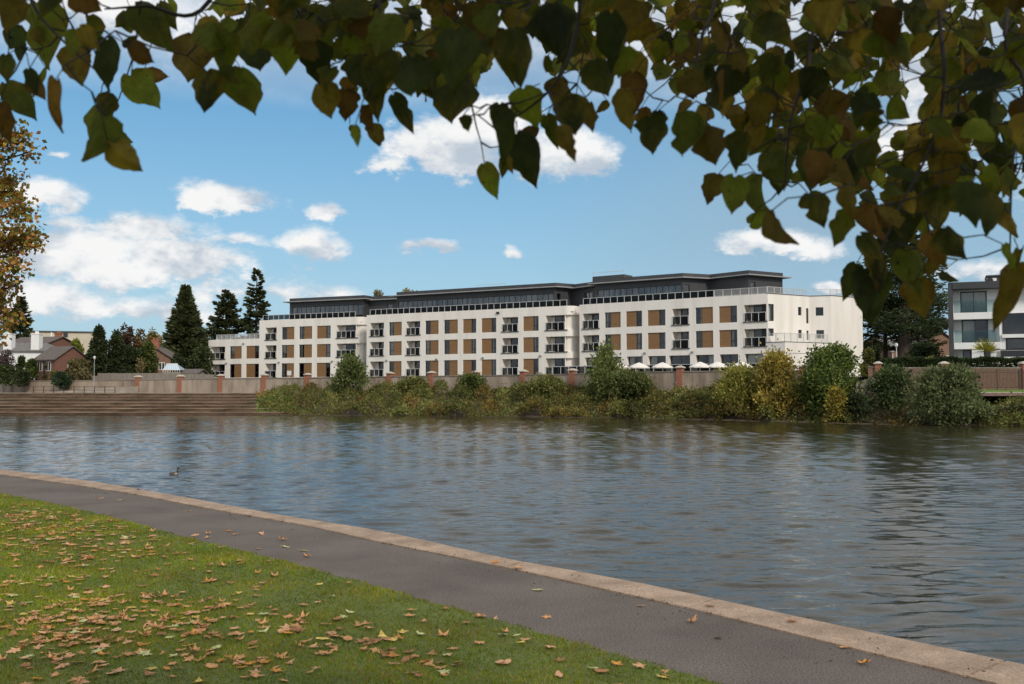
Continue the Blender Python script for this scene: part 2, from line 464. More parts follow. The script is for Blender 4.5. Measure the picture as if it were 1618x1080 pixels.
# ---------------------------------------------------------------- sky and light
SUN_EL = math.radians(33)
SUN_AZ = math.radians(151)       # clockwise from +Y: behind the camera, to its right
def build_world():
    w = bpy.data.worlds.new("World")
    SC.world = w
    w.use_nodes = True
    nt = w.node_tree
    nt.nodes.clear()
    def mth(op, a, b=None, c=None, clamp=False):
        n = nt.nodes.new("ShaderNodeMath"); n.operation = op; n.use_clamp = clamp
        for i, x in enumerate((a, b, c)):
            if x is None: continue
            if isinstance(x, bpy.types.NodeSocket): nt.links.new(x, n.inputs[i])
            else: n.inputs[i].default_value = x
        return n.outputs[0]
    def mix(f, a, b):
        n = nt.nodes.new("ShaderNodeMix"); n.data_type = "RGBA"
        for s, x in ((n.inputs[0], f), (n.inputs[6], a), (n.inputs[7], b)):
            if isinstance(x, bpy.types.NodeSocket): nt.links.new(x, s)
            else: s.default_value = x if not isinstance(x, tuple) else c4(x)
        return n.outputs[2]
    def mr(x, a, b, c=0.0, d=1.0, smooth=False):
        n = nt.nodes.new("ShaderNodeMapRange")
        if smooth: n.interpolation_type = "SMOOTHSTEP"
        nt.links.new(x, n.inputs[0])
        for i, v in zip((1, 2, 3, 4), (a, b, c, d)): n.inputs[i].default_value = v
        return n.outputs[0]
    out = nt.nodes.new("ShaderNodeOutputWorld")
    bg = nt.nodes.new("ShaderNodeBackground")
    nt.links.new(bg.outputs[0], out.inputs[0])
    sky = nt.nodes.new("ShaderNodeTexSky")
    sky.sky_type = "NISHITA"
    sky.sun_disc = False
    sky.sun_elevation = SUN_EL
    sky.sun_rotation = SUN_AZ
    sky.altitude = 20; sky.air_density = 1.0; sky.dust_density = 0.6; sky.ozone_density = 2.0
    tc = nt.nodes.new("ShaderNodeTexCoord")
    sep = nt.nodes.new("ShaderNodeSeparateXYZ")
    nt.links.new(tc.outputs["Generated"], sep.inputs[0])
    X, Y, Z = sep.outputs
    az = mth("MULTIPLY", mth("ARCTAN2", X, Y), 180 / math.pi)
    el = mth("MULTIPLY", mth("ARCSINE", Z), 180 / math.pi)
    def noise(scale, detail, rough, off=(0, 0, 0), st=(1, 1, 1.7), dist=0.0):
        mp = nt.nodes.new("ShaderNodeMapping")
        nt.links.new(tc.outputs["Generated"], mp.inputs[0])
        mp.inputs["Location"].default_value = off
        mp.inputs["Scale"].default_value = st
        n = nt.nodes.new("ShaderNodeTexNoise")
        nt.links.new(mp.outputs[0], n.inputs["Vector"])
        n.inputs["Scale"].default_value = scale
        n.inputs["Detail"].default_value = detail
        n.inputs["Roughness"].default_value = rough
        n.inputs["Distortion"].default_value = dist
        return n.outputs[0]
    n_big = noise(9.0, 8, 0.60)
    n_fine = noise(26.0, 7, 0.62)
    n_vf = noise(75.0, 5, 0.6)
    n_lit = noise(9.0, 6, 0.55, (0, 0, -0.035))
    # cumulus seen from here: photograph column, row, half width, half height, weight
    CL = [(705, 240, 150, 76, 1.3), (780, 212, 120, 84, 1.2), (915, 252, 92, 64, 1.15), (612, 264, 70, 34, 1.0), (860, 250, 80, 70, 1.0),
          (362, 316, 108, 40, 1.1), (515, 336, 42, 24, 1.0), (682, 389, 66, 23, 1.05), (808, 401, 23, 18, 0.9),
          (75, 312, 72, 44, 1.0), (100, 352, 70, 20, 0.75), (90, 412, 190, 80, 1.1), (250, 360, 130, 34, .7), (70, 475, 150, 60, 0.95), (300, 415, 140, 64, 1.15), (200, 440, 120, 40, .8),
          (365, 382, 75, 26, 1.0), (492, 395, 74, 50, 1.1), (215, 495, 220, 44, 0.85), (400, 462, 200, 50, 0.7), (130, 545, 260, 34, .7),
          (1215, 386, 105, 32, 1.05), (1300, 400, 60, 30, .6), (1310, 452, 45, 16, 0.9), (1120, 18, 50, 28, 0.9), (88, 243, 34, 11, 0.7),
          (150, 20, 260, 75, 0.95), (420, 40, 160, 60, 0.75), (1440, 100, 120, 110, 1.0), (1370, 10, 140, 40, 0.9), (1540, 430, 110, 30, 0.9), (1480, 230, 140, 110, .8),
          (1600, 480, 120, 40, 0.7), (-150, 400, 200, 120, .9), (1800, 250, 200, 160, .8)]
    wx = mth("MULTIPLY", mth("SUBTRACT", n_big, 0.5), 3.2)
    wy = mth("MULTIPLY", mth("SUBTRACT", n_fine, 0.5), 1.8)
    azw = mth("ADD", az, wx); elw = mth("ADD", el, wy)
    mask = None; lit = None
    for (px, py, rx, ry, wt) in CL:
        d = ray(px, py)
        a0 = math.degrees(math.atan2(d[0], d[1]))
        e0 = math.degrees(math.asin(d[2] / math.sqrt(d[0] ** 2 + d[1] ** 2 + d[2] ** 2)))
        ra = math.degrees(rx / F); re = math.degrees(ry / F)
        u = mth("MULTIPLY", mth("SUBTRACT", azw, a0), 1 / ra)
        v = mth("MULTIPLY", mth("SUBTRACT", elw, e0), 1 / re)
        vb = mth("MULTIPLY", mth("MINIMUM", v, 0.0), 1.5)         # flatter bases
        vt = mth("ADD", mth("MAXIMUM", v, 0.0), vb)
        r2 = mth("ADD", mth("MULTIPLY", u, u), mth("MULTIPLY", vt, vt))
        m = mth("MULTIPLY", mth("SUBTRACT", 1.0, mth("SQRT", r2), clamp=True), wt)
        mask = m if mask is None else mth("MAXIMUM", mask, m)
        l = mth("MULTIPLY", m, v)
        lit = l if lit is None else mth("ADD", lit, l)
    ns = mth("ADD", mth("MULTIPLY", mth("SUBTRACT", n_big, 0.5), 1.5), mth("ADD", mth("MULTIPLY", mth("SUBTRACT", n_fine, 0.5), 1.25), mth("MULTIPLY", mth("SUBTRACT", n_vf, 0.5), 0.45)))
    dens_front = mr(mth("ADD", mask, ns), 0.17, 0.66, smooth=True)
    has = mr(mask, 0.0, 0.16)
    dens_front = mth("MULTIPLY", dens_front, has)
    # broken cloud over the rest of the sky (above and behind the camera)
    n_wide = noise(2.6, 8, 0.6, (3.1, 1.7, 0.4))
    away = mth("MAXIMUM", mr(el, 15.5, 21), mr(mth("ABSOLUTE", az), 30, 42))
    dens_rest = mth("MULTIPLY", mr(n_wide, 0.27, 0.47, smooth=True), away)
    dens = mth("MAXIMUM", dens_front, dens_rest)
    # a thin grey veil lies over the right of the view
    veil = mth("MULTIPLY", mr(az, 1.0, 19.0), mr(n_wide, 0.30, 0.62))
    veil = mth("MULTIPLY", veil, mr(el, 2.0, 8.0, 0.65, 0.9))
    lift = mth("ADD", mth("MULTIPLY", lit, 0.55), mth("MULTIPLY", mth("SUBTRACT", n_big, n_lit), 3.2))
    lift = mth("ADD", lift, mth("MULTIPLY", mth("SUBTRACT", n_fine, 0.5), 0.9))
    shade = mr(lift, -0.42, 0.40, smooth=True)
    K = CLOUD_GAIN
    cl_col = mix(shade, (0.52 * K, 0.60 * K, 0.69 * K), (0.97 * K, 0.97 * K, 0.965 * K))
    # colour of the clear air: the Nishita sky, graded towards the photograph's cyan-blue
    gm = nt.nodes.new("ShaderNodeHueSaturation")
    gm.inputs["Hue"].default_value = SKY_HUE; gm.inputs["Saturation"].default_value = SKY_SAT; gm.inputs["Value"].default_value = SKY_VAL
    nt.links.new(sky.outputs[0], gm.inputs["Color"])
    air = gm.outputs[0]
    hz = mr(el, 0.5, 24.0, 0.86, 0.06)
    air = mix(hz, air, (0.38 * K, 0.585 * K, 0.765 * K))
    air = mix(veil, air, (0.33 * K, 0.475 * K, 0.60 * K))
    skyc = mix(dens, air, cl_col)
    nt.links.new(skyc, bg.inputs[0])
    bg.inputs[1].default_value = 0.1
CLOUD_GAIN = 9.6
SKY_HUE, SKY_SAT, SKY_VAL = 0.491, 1.44, 1.10
build_world()

sun = bpy.data.lights.new("sun", "SUN")
sun.energy = 2.3
sun.angle = math.radians(10)
sun.color = (1.0, 0.915, 0.80)
sun_o = bpy.data.objects.new("sun", sun)
COL.objects.link(sun_o)
sd = Vector((math.sin(SUN_AZ) * math.cos(SUN_EL), math.cos(SUN_AZ) * math.cos(SUN_EL), math.sin(SUN_EL)))
sun_o.rotation_euler = sd.to_track_quat("Z", "Y").to_euler()
sun_o.location = (0, -20, 40)

SC.view_settings.view_transform = "Standard"
SC.view_settings.look = "None"
SC.view_settings.exposure = 0.0
SC.view_settings.gamma = 1.0
SC.cycles.max_bounces = 8
SC.cycles.transparent_max_bounces = 16

# ---------------------------------------------------------------- river, banks, ground
def struct(mb, name, mat, loc=None):
    o = mb.build(name, mat, loc=loc)
    o["kind"] = "structure"
    return o

def catmull(P, n=10):
    P = [Vector(p) for p in P]; out = []
    for i in range(len(P) - 1):
        p0, p1, p2, p3 = P[max(i - 1, 0)], P[i], P[i + 1], P[min(i + 2, len(P) - 1)]
        for k in range(n):
            t = k / n
            out.append(0.5 * ((2 * p1) + (p2 - p0) * t + (2 * p0 - 5 * p1 + 4 * p2 - p3) * t * t + (3 * p1 - p0 - 3 * p2 + p3) * t ** 3))
    out.append(P[-1]); return out

# the near bank's lines, read off the photograph and laid on the path's level (z = 0)
kerb_out = [atz(x, y, 0.0) for x, y in ((0, 743), (148, 763), (297, 789), (445, 817), (600, 842), (797, 886), (967, 917), (1100, 945), (1342, 998), (1618, 1057))]
kerb_in = [atz(x, y, 0.0) for x, y in ((0, 750), (185, 777), (334, 805), (482, 831), (600, 857), (797, 897), (908, 922), (1100, 965), (1233, 998), (1467, 1056))]
grass = [atz(x, y, 0.0) for x, y in ((0, 783), (148, 814.5), (297, 855), (445, 892), (600, 935), (797, 991), (945, 1034), (1100, 1079))]
def extend(P, a, b):
    d0 = (P[0] - P[1]).normalized(); d1 = (P[-1] - P[-2]).normalized()
    left = [P[0] + d0 * s + Vector((-s * s * .004, 0, 0)) for s in (a, a * .5, a * .2)]
    right = [P[-1] + d1 * s for s in (b * .3, b)]
    return left + P + right
kerb_out = extend(kerb_out, 45, 20); kerb_in = extend(kerb_in, 45, 20); grass = extend(grass, 45, 20)
KO = catmull(kerb_out, 8); KI = catmull(kerb_in, 8); GR = catmull(grass, 8)

def resample(P, n):
    d = [0]
    for a, b in zip(P, P[1:]): d.append(d[-1] + (b - a).length)
    s = np.linspace(0, d[-1], n)
    return [Vector((np.interp(q, d, [p.x for p in P]), np.interp(q, d, [p.y for p in P]), np.interp(q, d, [p.z for p in P]))) for q in s]
def sheet(mb, A, B, za, zb):
    for i in range(len(A) - 1):
        mb.quad((A[i].x, A[i].y, za), (A[i + 1].x, A[i + 1].y, za), (B[i + 1].x, B[i + 1].y, zb), (B[i].x, B[i].y, zb))
NR = 120
ko, ki, gr = resample(KO, NR), resample(KI, NR), resample(GR, NR)

mb = MB()                      # lawn: from the path's edge to far behind the camera
back = [p + Vector((-40, -40, 0)) for p in gr]
gr_lo = [p + Vector((0.06, 0.05, 0)) for p in gr]
mid = [lerp(a, b, .12) for a, b in zip(gr, back)]
sheet(mb, gr_lo, gr, 0.0, 0.035)
sheet(mb, gr, mid, 0.035, 0.035)
sheet(mb, mid, back, 0.035, 0.035)
mb.quad((-900, -900, -.06), (900, -900, -.06), (900, -20, -.06), (-900, 30, -.06))
struct(mb, "lawn", M["turf"])
mb = MB()
ki_out = [lerp(a, b, .03) for a, b in zip(ki, ko)]
gr_in = [p + Vector((-0.15, -0.15, 0)) for p in gr]
sheet(mb, ki_out, gr_in, 0.0, 0.0)
struct(mb, "path", M["asphalt"])
mb = MB()                      # the stone edge: coping flags with open joints, and the river wall under them
joint = 0
for i in range(NR - 1):
    a, b = ko[i], ko[i + 1]; c, d = ki[i + 1], ki[i]
    g0, g1 = 0.0, 1.0
    if i % 3 == 0: g0 = 0.028
    A, B = lerp(a, b, g0), lerp(a, b, g1); D, Cc = lerp(d, c, g0), lerp(d, c, g1)
    mb.hexa([(D.x, D.y, -.12), (Cc.x, Cc.y, -.12), (B.x, B.y, -.12), (A.x, A.y, -.12),
             (D.x, D.y, .014), (Cc.x, Cc.y, .014), (B.x, B.y, .030), (A.x, A.y, .030)])
struct(mb, "kerb", M["kerb"])
mb = MB()
win = [lerp(a, b, .06) for a, b in zip(ko, ki)]
wlow = win
for i in range(NR - 1):
    mb.quad((win[i].x, win[i].y, -.10), (win[i + 1].x, win[i + 1].y, -.10), (win[i + 1].x, win[i + 1].y, -2.2), (win[i].x, win[i].y, -2.2))
struct(mb, "river_wall", M["floodwall"])

# far bank: waterline and flood wall as functions of azimuth (photograph column)
WL = [(-900, 655), (0, 655.5), (430, 655.5), (700, 657.5), (1000, 660.5), (1150, 664), (1300, 668), (1450, 672), (1618, 674), (2300, 690)]
YWALL = [(-700, 175), (0, 150), (100, 143), (218, 137), (350, 131.5), (486, 126), (616, 121), (753, 115.5), (827, 112), (905, 108), (1075, 101), (1268, 95), (1400, 92.5), (1618, 91), (2200, 90)]
def ywater(px):
    return atz(px, pw(px, WL), WATER_Z).y
def ywall(px):
    return pw(px, YWALL)
def bank(px, w, dz=0.0):         # w 0 at the water, 1 at the wall
    y0, y1 = ywater(px), ywall(px)
    Y = lerp(y0, y1, w)
    zt = pw(px, [(430, 1.4), (1300, 1.5), (1345, 1.3), (1618, 1.2)])
    z = lerp(WATER_Z - 0.3, zt, min(1, (w * 1.15)) ** 0.75)
    return Vector((col(px) * Y, Y, z + dz))

def river():
    rng = np.random.default_rng(41)
    xs = np.concatenate([np.array([-900., -300.]), np.arange(-86, -24, .34), np.arange(-24, 16, .13), np.arange(16, 74, .30), np.array([300., 900.])])
    ys = np.concatenate([np.array([-60., -8.]), np.arange(0, 32, .065), np.arange(32, 62, .11), np.arange(62, 114, .17), np.array([140.])])
    X, Y = np.meshgrid(xs, ys)
    H = np.zeros_like(X)
    NW = 64
    lam = np.exp(rng.uniform(math.log(.20), math.log(.85), NW))
    lam[:4] = (1.7, 2.1, 1.5, 2.6)
    th = rng.normal(size=NW) * .40 + .06
    k = 2 * math.pi / lam
    sl = lam ** .08                                     # share of the slope carried by each wave
    sl[:4] *= .30
    sl = sl / math.sqrt((sl ** 2).sum() / 2) * .104
    step = np.where(Y < 32, .065, np.where(Y < 62, .11, .17))
    for L_, t, kk, s_ in zip(lam, th, k, sl):
        ph = kk * (X * math.sin(t) + Y * math.cos(t)) + rng.uniform(0, 6.28)
        ph = ph + 1.0 * np.sin(X * .17 + t * 9) + 1.0 * np.sin(Y * .13 + X * .07 + t * 5) + .6 * np.sin(X * .55 + Y * .21 + t * 13)
        H += s_ / kk * np.sin(ph) * np.clip((L_ / step - 2.5) / 1.5, 0, 1)
    gust = 1 + .30 * np.sin(X * .10 + 1.3 * np.sin(Y * .06)) * np.sin(Y * .085 + .04 * X) + .18 * np.sin(X * .31 + Y * .12) * np.sin(Y * .22 - X * .09)
    edge = np.clip((X + 86) / 8, 0, 1) * np.clip((73.5 - X) / 8, 0, 1) * np.clip(Y / 2, 0, 1) * np.clip((113 - Y) / 3, 0, 1)
    H *= gust * edge * (1.0 - .18 * np.clip((-X - 1) / 16, 0, 1))
    V = np.stack([X, Y, WATER_Z + H], -1).reshape(-1, 3)
    ny, nx = X.shape
    i = (np.arange(ny - 1)[:, None] * nx + np.arange(nx - 1)[None]).ravel()
    Fq = np.stack([i, i + 1, i + 1 + nx, i + nx], 1)
    o = np_mesh("river", V, Fq, None, M["water"], None, smooth=True)
    o["kind"] = "structure"
river()
mb = MB()
mb.quad((-900, -60, -3), (900, -60, -3), (900, 150, -3), (-900, 150, -3))
struct(mb, "river_bed", M["earth"])
mb = MB()
pxs = list(range(395, 2200, 15))
ws = [0, .03, .1, .25, .45, .7, .9, 1.02]
for a, b in zip(pxs, pxs[1:]):
    for u, v in zip(ws, ws[1:]):
        p, q, r, s = bank(a, u), bank(b, u), bank(b, v), bank(a, v)
        if u == 0: p.z = q.z = WATER_Z - 1.2
        mb.quad(p, q, r, s)
struct(mb, "river_bank", M["earth"])
# land behind the flood wall, out to the horizon
mb = MB()
px2 = list(range(-690, 2190, 60))
ZL = 3.0
for a, b in zip(px2, px2[1:]):
    for (d0, d1) in ((0.25, 200), (200, 4500)):
        ya, yb = ywall(a), ywall(b)
        mb.quad((col(a) * (ya + d0), ya + d0, ZL), (col(b) * (yb + d0), yb + d0, ZL), (col(b) * (yb + d1), yb + d1, ZL), (col(a) * (ya + d1), ya + d1, ZL))
struct(mb, "ground", M["land"])
mb = MB()
mb.quad((-4500, 140, ZL - .6), (-105, 140, ZL - .6), (-105, 5000, ZL - .6), (-4500, 5000, ZL - .6))
mb.quad((110, 88, ZL - .6), (4500, 88, ZL - .6), (4500, 5000, ZL - .6), (110, 5000, ZL - .6))
struct(mb, "ground", M["land"])

# terraced concrete steps down to the river on the left, promenade behind
STY0, NST, STD, STX1 = ywater(200), 7, 2.9, -24.0
mb = MB(); mbn = MB()
z0 = WATER_Z; rise = (1.4 - (WATER_Z)) / NST
for k in range(NST):
    y = STY0 + k * STD
    zt = WATER_Z + (k + 1) * rise
    x1 = STX1 - k * 0.9
    x0 = -150
    mb.box(x0, x1, y, y + STD + (.2 if k < NST - 1 else 0), (WATER_Z - 1.2), zt - .055)
    mbn.box(x0, x1, y - .05, y + 0.40, zt - .05, zt + .006)
# stair flights let into the terraces
for fx in (-94, -77, -60, -43, -33):
    for k in range(NST - 1):
        y = STY0 + (k + 1) * STD
        zt = WATER_Z + (k + 1) * rise
        mb.box(fx + k * 1.1, fx + k * 1.1 + 1.5, y - .6, y - .045, zt, zt + rise * .5)
tag(mb.build("terraced_steps", M["steps"]), kind="structure")
tag(mbn.build("step_edges", M["nosing"]), kind="structure")
mb = MB()
ys = STY0 + NST * STD - .1
for a, b in zip(range(-700, 480, 40), range(-660, 500, 40)):
    ya, yb = ywall(a), ywall(b)
    mb.quad((col(a) * ys, ys, 1.41), (col(b) * ys, ys, 1.41), (col(b) * yb, yb + .2, 1.42), (col(a) * ya, ya + .2, 1.42))
mb.box(-150, -30.4, ys - .12, ys + .3, 1.30, 1.455)
struct(mb, "promenade", M["pave"])
mb = MB()                      # sloped tarmac ramp up beside the wall
ra, rb = at(60, 612, 134), at(196, 612, 131.5)
mb.prism([(ra.x, ra.y), (rb.x, rb.y), (rb.x + .6, rb.y + 3.4), (ra.x, ra.y + 3.4)], 1.3, 1.43)
i0 = len(mb.v)
mb.v[-1] = (mb.v[-1][0], mb.v[-1][1], 1.43)
mb.v[-2] = (mb.v[-2][0], mb.v[-2][1], 2.3)
mb.v[-3] = (mb.v[-3][0], mb.v[-3][1], 2.2)
struct(mb, "ramp", M["pave"])

# ---------------------------------------------------------------- flood wall with brick piers
def wall_run(px0, px1, ytops, name, label, piers, thick=.35, mat="floodwall", base=1.0):
    org = at(lerp(px0, px1, .5), 600, ywall(lerp(px0, px1, .5))); org.z = base
    t = thing(name, org, label, "wall")
    n = max(2, int(abs(px1 - px0) / 25))
    xs = np.linspace(px0, px1, n + 1)
    body, cope = MB(), MB()
    for a, b in zip(xs, xs[1:]):
        A, B = Vector((col(a) * ywall(a), ywall(a), 0)), Vector((col(b) * ywall(b), ywall(b), 0))
        za, zb = zof(pw(a, ytops), A.y), zof(pw(b, ytops), B.y)
        nrm = Vector((B.y - A.y, -(B.x - A.x), 0)).normalized() * thick * .5
        P = [A + nrm, B + nrm, B - nrm, A - nrm]
        body.hexa([(p.x, p.y, base) for p in P] + [(P[0].x, P[0].y, za - .12), (P[1].x, P[1].y, zb - .12), (P[2].x, P[2].y, zb - .12), (P[3].x, P[3].y, za - .12)])
        n2 = nrm * 1.35
        P = [A + n2, B + n2, B - n2, A - n2]
        cope.hexa([(P[0].x, P[0].y, za - .118), (P[1].x, P[1].y, zb - .118), (P[2].x, P[2].y, zb - .118), (P[3].x, P[3].y, za - .118),
                   (P[0].x, P[0].y, za), (P[1].x, P[1].y, zb), (P[2].x, P[2].y, zb), (P[3].x, P[3].y, za)])
    body.build("wall_panel", M[mat], t)
    cope.build("coping", M["coping"], t)
    for px in piers:
        y = ywall(px); c = Vector((col(px) * y, y, 0))
        a, b = px - 2, px + 2
        an = math.atan2(ywall(b) - ywall(a), col(b) * ywall(b) - col(a) * ywall(a))
        zt = zof(pw(px, ytops), y) + .30
        p = MB(); p.box(-.29, .29, -.36, .36, base, zt, rot=an, c=(c.x, c.y, 0))
        po = p.build("pier", M["brick"], t)
        cp = MB()
        cp.box(-.42, .42, -.48, .48, zt + .002, zt + .09, rot=an, c=(c.x, c.y, 0))
        q = []
        for (sx, sy, z) in ((-.40, -.46, zt + .092), (.40, -.46, zt + .092), (.40, .46, zt + .092), (-.40, .46, zt + .092), (-.12, -.15, zt + .25), (.12, -.15, zt + .25), (.12, .15, zt + .25), (-.12, .15, zt + .25)):
            q.append((c.x + sx * math.cos(an) - sy * math.sin(an), c.y + sx * math.sin(an) + sy * math.cos(an), z))
        cp.hexa(q)
        cp.build("cap", M["cap"], po)
    return t
YT = [(-200, 600), (48, 600), (218, 599.2), (350, 597.3), (486, 596), (616, 594), (753, 592.5), (880, 590.5), (1030, 586.5), (1150, 585), (1270, 584.5)]
wall_run(196, 1330, YT, "flood_wall", "long stained concrete flood wall with red brick piers in front of the white apartments",
         [218.5, 285.5, 349.5, 418, 486.5, 550, 616, 682, 753, 827, 905, 988, 1075, 1170, 1268])
wall_run(-400, 47, [(-400, 602), (47, 602)], "garden_wall", "low beige brick garden wall below the white cottage, at the left end of the steps", [], mat="floodwall")
wall_run(48, 194, [(48, 601), (194, 599.5)], "garden_wall", "pale beige wall behind the black railing and the sloping ramp", [], mat="gardenwall")
wall_run(1372, 1700, [(1372, 578), (1385, 580), (1618, 580), (1700, 580)], "brick_wall", "brown brick garden wall behind the black railing below the white modern house", [1388, 1492, 1619], mat="brick2")
# ---------------------------------------------------------------- apartment building
ZTOP = 13.5
ZBASE = 3.0
OPEN_TOP = [6.23, 9.27, 12.25]
OPEN_BOT = [3.92, 7.12, 10.17]
bl = atz(410, 506.0, ZTOP)
APT = thing("apartment_building", (5, 135, ZBASE), "long white and timber apartment block with dark glazed top storey and glass balconies", "building")

class Plane:
    """a vertical wall plane from P0 to P1; u along, d outwards, z up"""
    def __init__(s, P0, P1):
        s.P = Vector((P0[0], P0[1])); v = Vector((P1[0] - P0[0], P1[1] - P0[1]))
        s.L = v.length; s.e = v / s.L
        s.n = Vector((s.e.y, -s.e.x))
    def W(s, u, d, z):
        q = s.P + s.e * u + s.n * d
        return (q.x, q.y, z)
    def u(s, px, py=540):
        k = ray(px, py); k = k[0] / k[1]
        den = s.e.x - k * s.e.y
        return (k * s.P.y - s.P.x) / den
    def box(s, mb, u0, u1, d0, d1, z0, z1, m=0):
        P = []
        for z in (z0, z1):
            for u, d in ((u0, d1), (u1, d1), (u1, d0), (u0, d0)):
                P.append(s.W(u, d, z))
        mb.hexa(P, m)

def grid_wall(pl, mb, u0, u1, z0, z1, ops, d=0.0):
    us = sorted({u0, u1} | {o[0] for o in ops} | {o[1] for o in ops})
    zs = sorted({z0, z1} | {o[2] for o in ops} | {o[3] for o in ops})
    us = [u for u in us if u0 <= u <= u1]; zs = [z for z in zs if z0 <= z <= z1]
    for a, b in zip(us, us[1:]):
        for c, e in zip(zs, zs[1:]):
            um, zm = (a + b) / 2, (c + e) / 2
            if any(o[0] < um < o[1] and o[2] < zm < o[3] for o in ops): continue
            mb.quad(pl.W(a, d, c), pl.W(b, d, c), pl.W(b, d, e), pl.W(a, d, e))
    for o in ops:
        r = o[4]
        a, b, c, e = o[:4]
        mb.quad(pl.W(a, d, c), pl.W(a, d, e), pl.W(a, d - r, e), pl.W(a, d - r, c))
        mb.quad(pl.W(b, d, e), pl.W(b, d, c), pl.W(b, d - r, c), pl.W(b, d - r, e))
        mb.quad(pl.W(a, d, e), pl.W(b, d, e), pl.W(b, d - r, e), pl.W(a, d - r, e))
        mb.quad(pl.W(b, d, c), pl.W(a, d, c), pl.W(a, d - r, c), pl.W(b, d - r, c))

rw = random.Random(11)
def window(pl, parent, u0, u1, z0, z1, d, transom=True, mullions=(), fw=.075, curtain=None, depth=.9, blinds=0, glass="glass"):
    """dark framed window set at depth d: frame mesh with pane, room and curtain behind it as sub-parts"""
    f = MB()
    pl.box(f, u0, u0 + fw, d - .06, d + .03, z0, z1); pl.box(f, u1 - fw, u1, d - .06, d + .03, z0, z1)
    pl.box(f, u0 + fw, u1 - fw, d - .06, d + .03, z0, z0 + fw); pl.box(f, u0 + fw, u1 - fw, d - .06, d + .03, z1 - fw, z1)
    if transom:
        zt = lerp(z0, z1, .36); pl.box(f, u0 + fw, u1 - fw, d - .058, d + .028, zt - .035, zt + .035)
    for m in mullions:
        pl.box(f, m - .03, m + .03, d - .056, d + .026, z0 + fw, z1 - fw)
    fo = f.build("window", M["frame"], parent)
    g = MB(); g.quad(pl.W(u0 + fw, d - .02, z0 + fw), pl.W(u1 - fw, d - .02, z0 + fw), pl.W(u1 - fw, d - .02, z1 - fw), pl.W(u0 + fw, d - .02, z1 - fw))
    g.build("pane", M[glass], fo)
    if blinds:
        c = MB()
        for i in range(blinds):
            q = rw.random()
            if q < .62:
                a, b = lerp(u0, u1, i / blinds) + .05, lerp(u0, u1, (i + 1) / blinds) - .05
                if q < .22: b = lerp(a, b, .5)
                dd = d - (.12 if q < .34 else .9 if q < .5 else 1.5)
                c.quad(pl.W(a, dd, z0), pl.W(b, dd, z0), pl.W(b, dd, z1), pl.W(a, dd, z1))
        if c.v: c.build("blind", M["blind"], fo)
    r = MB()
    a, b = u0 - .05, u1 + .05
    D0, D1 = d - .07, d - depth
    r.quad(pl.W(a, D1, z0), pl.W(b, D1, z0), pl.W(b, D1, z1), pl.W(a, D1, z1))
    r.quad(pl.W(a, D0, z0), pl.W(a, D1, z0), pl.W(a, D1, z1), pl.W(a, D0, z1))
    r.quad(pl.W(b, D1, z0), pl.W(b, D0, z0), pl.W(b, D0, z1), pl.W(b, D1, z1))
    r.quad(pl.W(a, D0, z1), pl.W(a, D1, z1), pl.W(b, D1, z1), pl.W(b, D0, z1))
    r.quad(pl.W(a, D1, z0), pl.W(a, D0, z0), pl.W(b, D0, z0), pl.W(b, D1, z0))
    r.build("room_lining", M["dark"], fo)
    if curtain is None: curtain = rw.random() < .62
    if curtain:
        c = MB(); w = u1 - u0
        spans = rw.choice([((0, .35),), ((.6, 1),), ((0, .3), (.72, 1)), ((0, 1),), ((0, .5),)])
        for s0, s1 in spans:
            k = 6
            for i in range(k):
                x0, x1 = u0 + w * lerp(s0, s1, i / k), u0 + w * lerp(s0, s1, (i + 1) / k)
                dd = (0.03 if i % 2 else -.03); de = -dd
                c.quad(pl.W(x0, d - .2 + dd, z0 + .05), pl.W(x1, d - .2 + de, z0 + .05), pl.W(x1, d - .2 + de, z1 - .03), pl.W(x0, d - .2 + dd, z1 - .03))
        c.build("curtain", M["curtain"], fo)
    return fo

def railing(pl, parent, u0, u1, z0, h, d, n=None, name="railing", glass="balglass", post=.055, bars=0):
    mb = MB()
    n = n or max(2, int((u1 - u0) / 1.05))
    for i in range(n + 1):
        u = lerp(u0 + .03, u1 - .03, i / n)
        pl.box(mb, u - post / 2, u + post / 2, d - .03, d + .03, z0, z0 + h - .001)
    pl.box(mb, u0, u1, d - .04, d + .04, z0 + h, z0 + h + .05)
    if bars:
        m = int((u1 - u0) / bars)
        for i in range(m):
            u = lerp(u0, u1, (i + .5) / m)
            pl.box(mb, u - .012, u + .012, d - .012, d + .012, z0 + .08, z0 + h)
        pl.box(mb, u0, u1, d - .02, d + .02, z0 + .05, z0 + .08)
    o = mb.build(name, M["steel"], parent)
    if glass:
        g = MB()
        g.quad(pl.W(u0, d - .042, z0 + .06), pl.W(u1, d - .042, z0 + .06), pl.W(u1, d - .042, z0 + h - .02), pl.W(u0, d - .042, z0 + h - .02))
        g.build("glass_screen", M[glass], o)
    return o

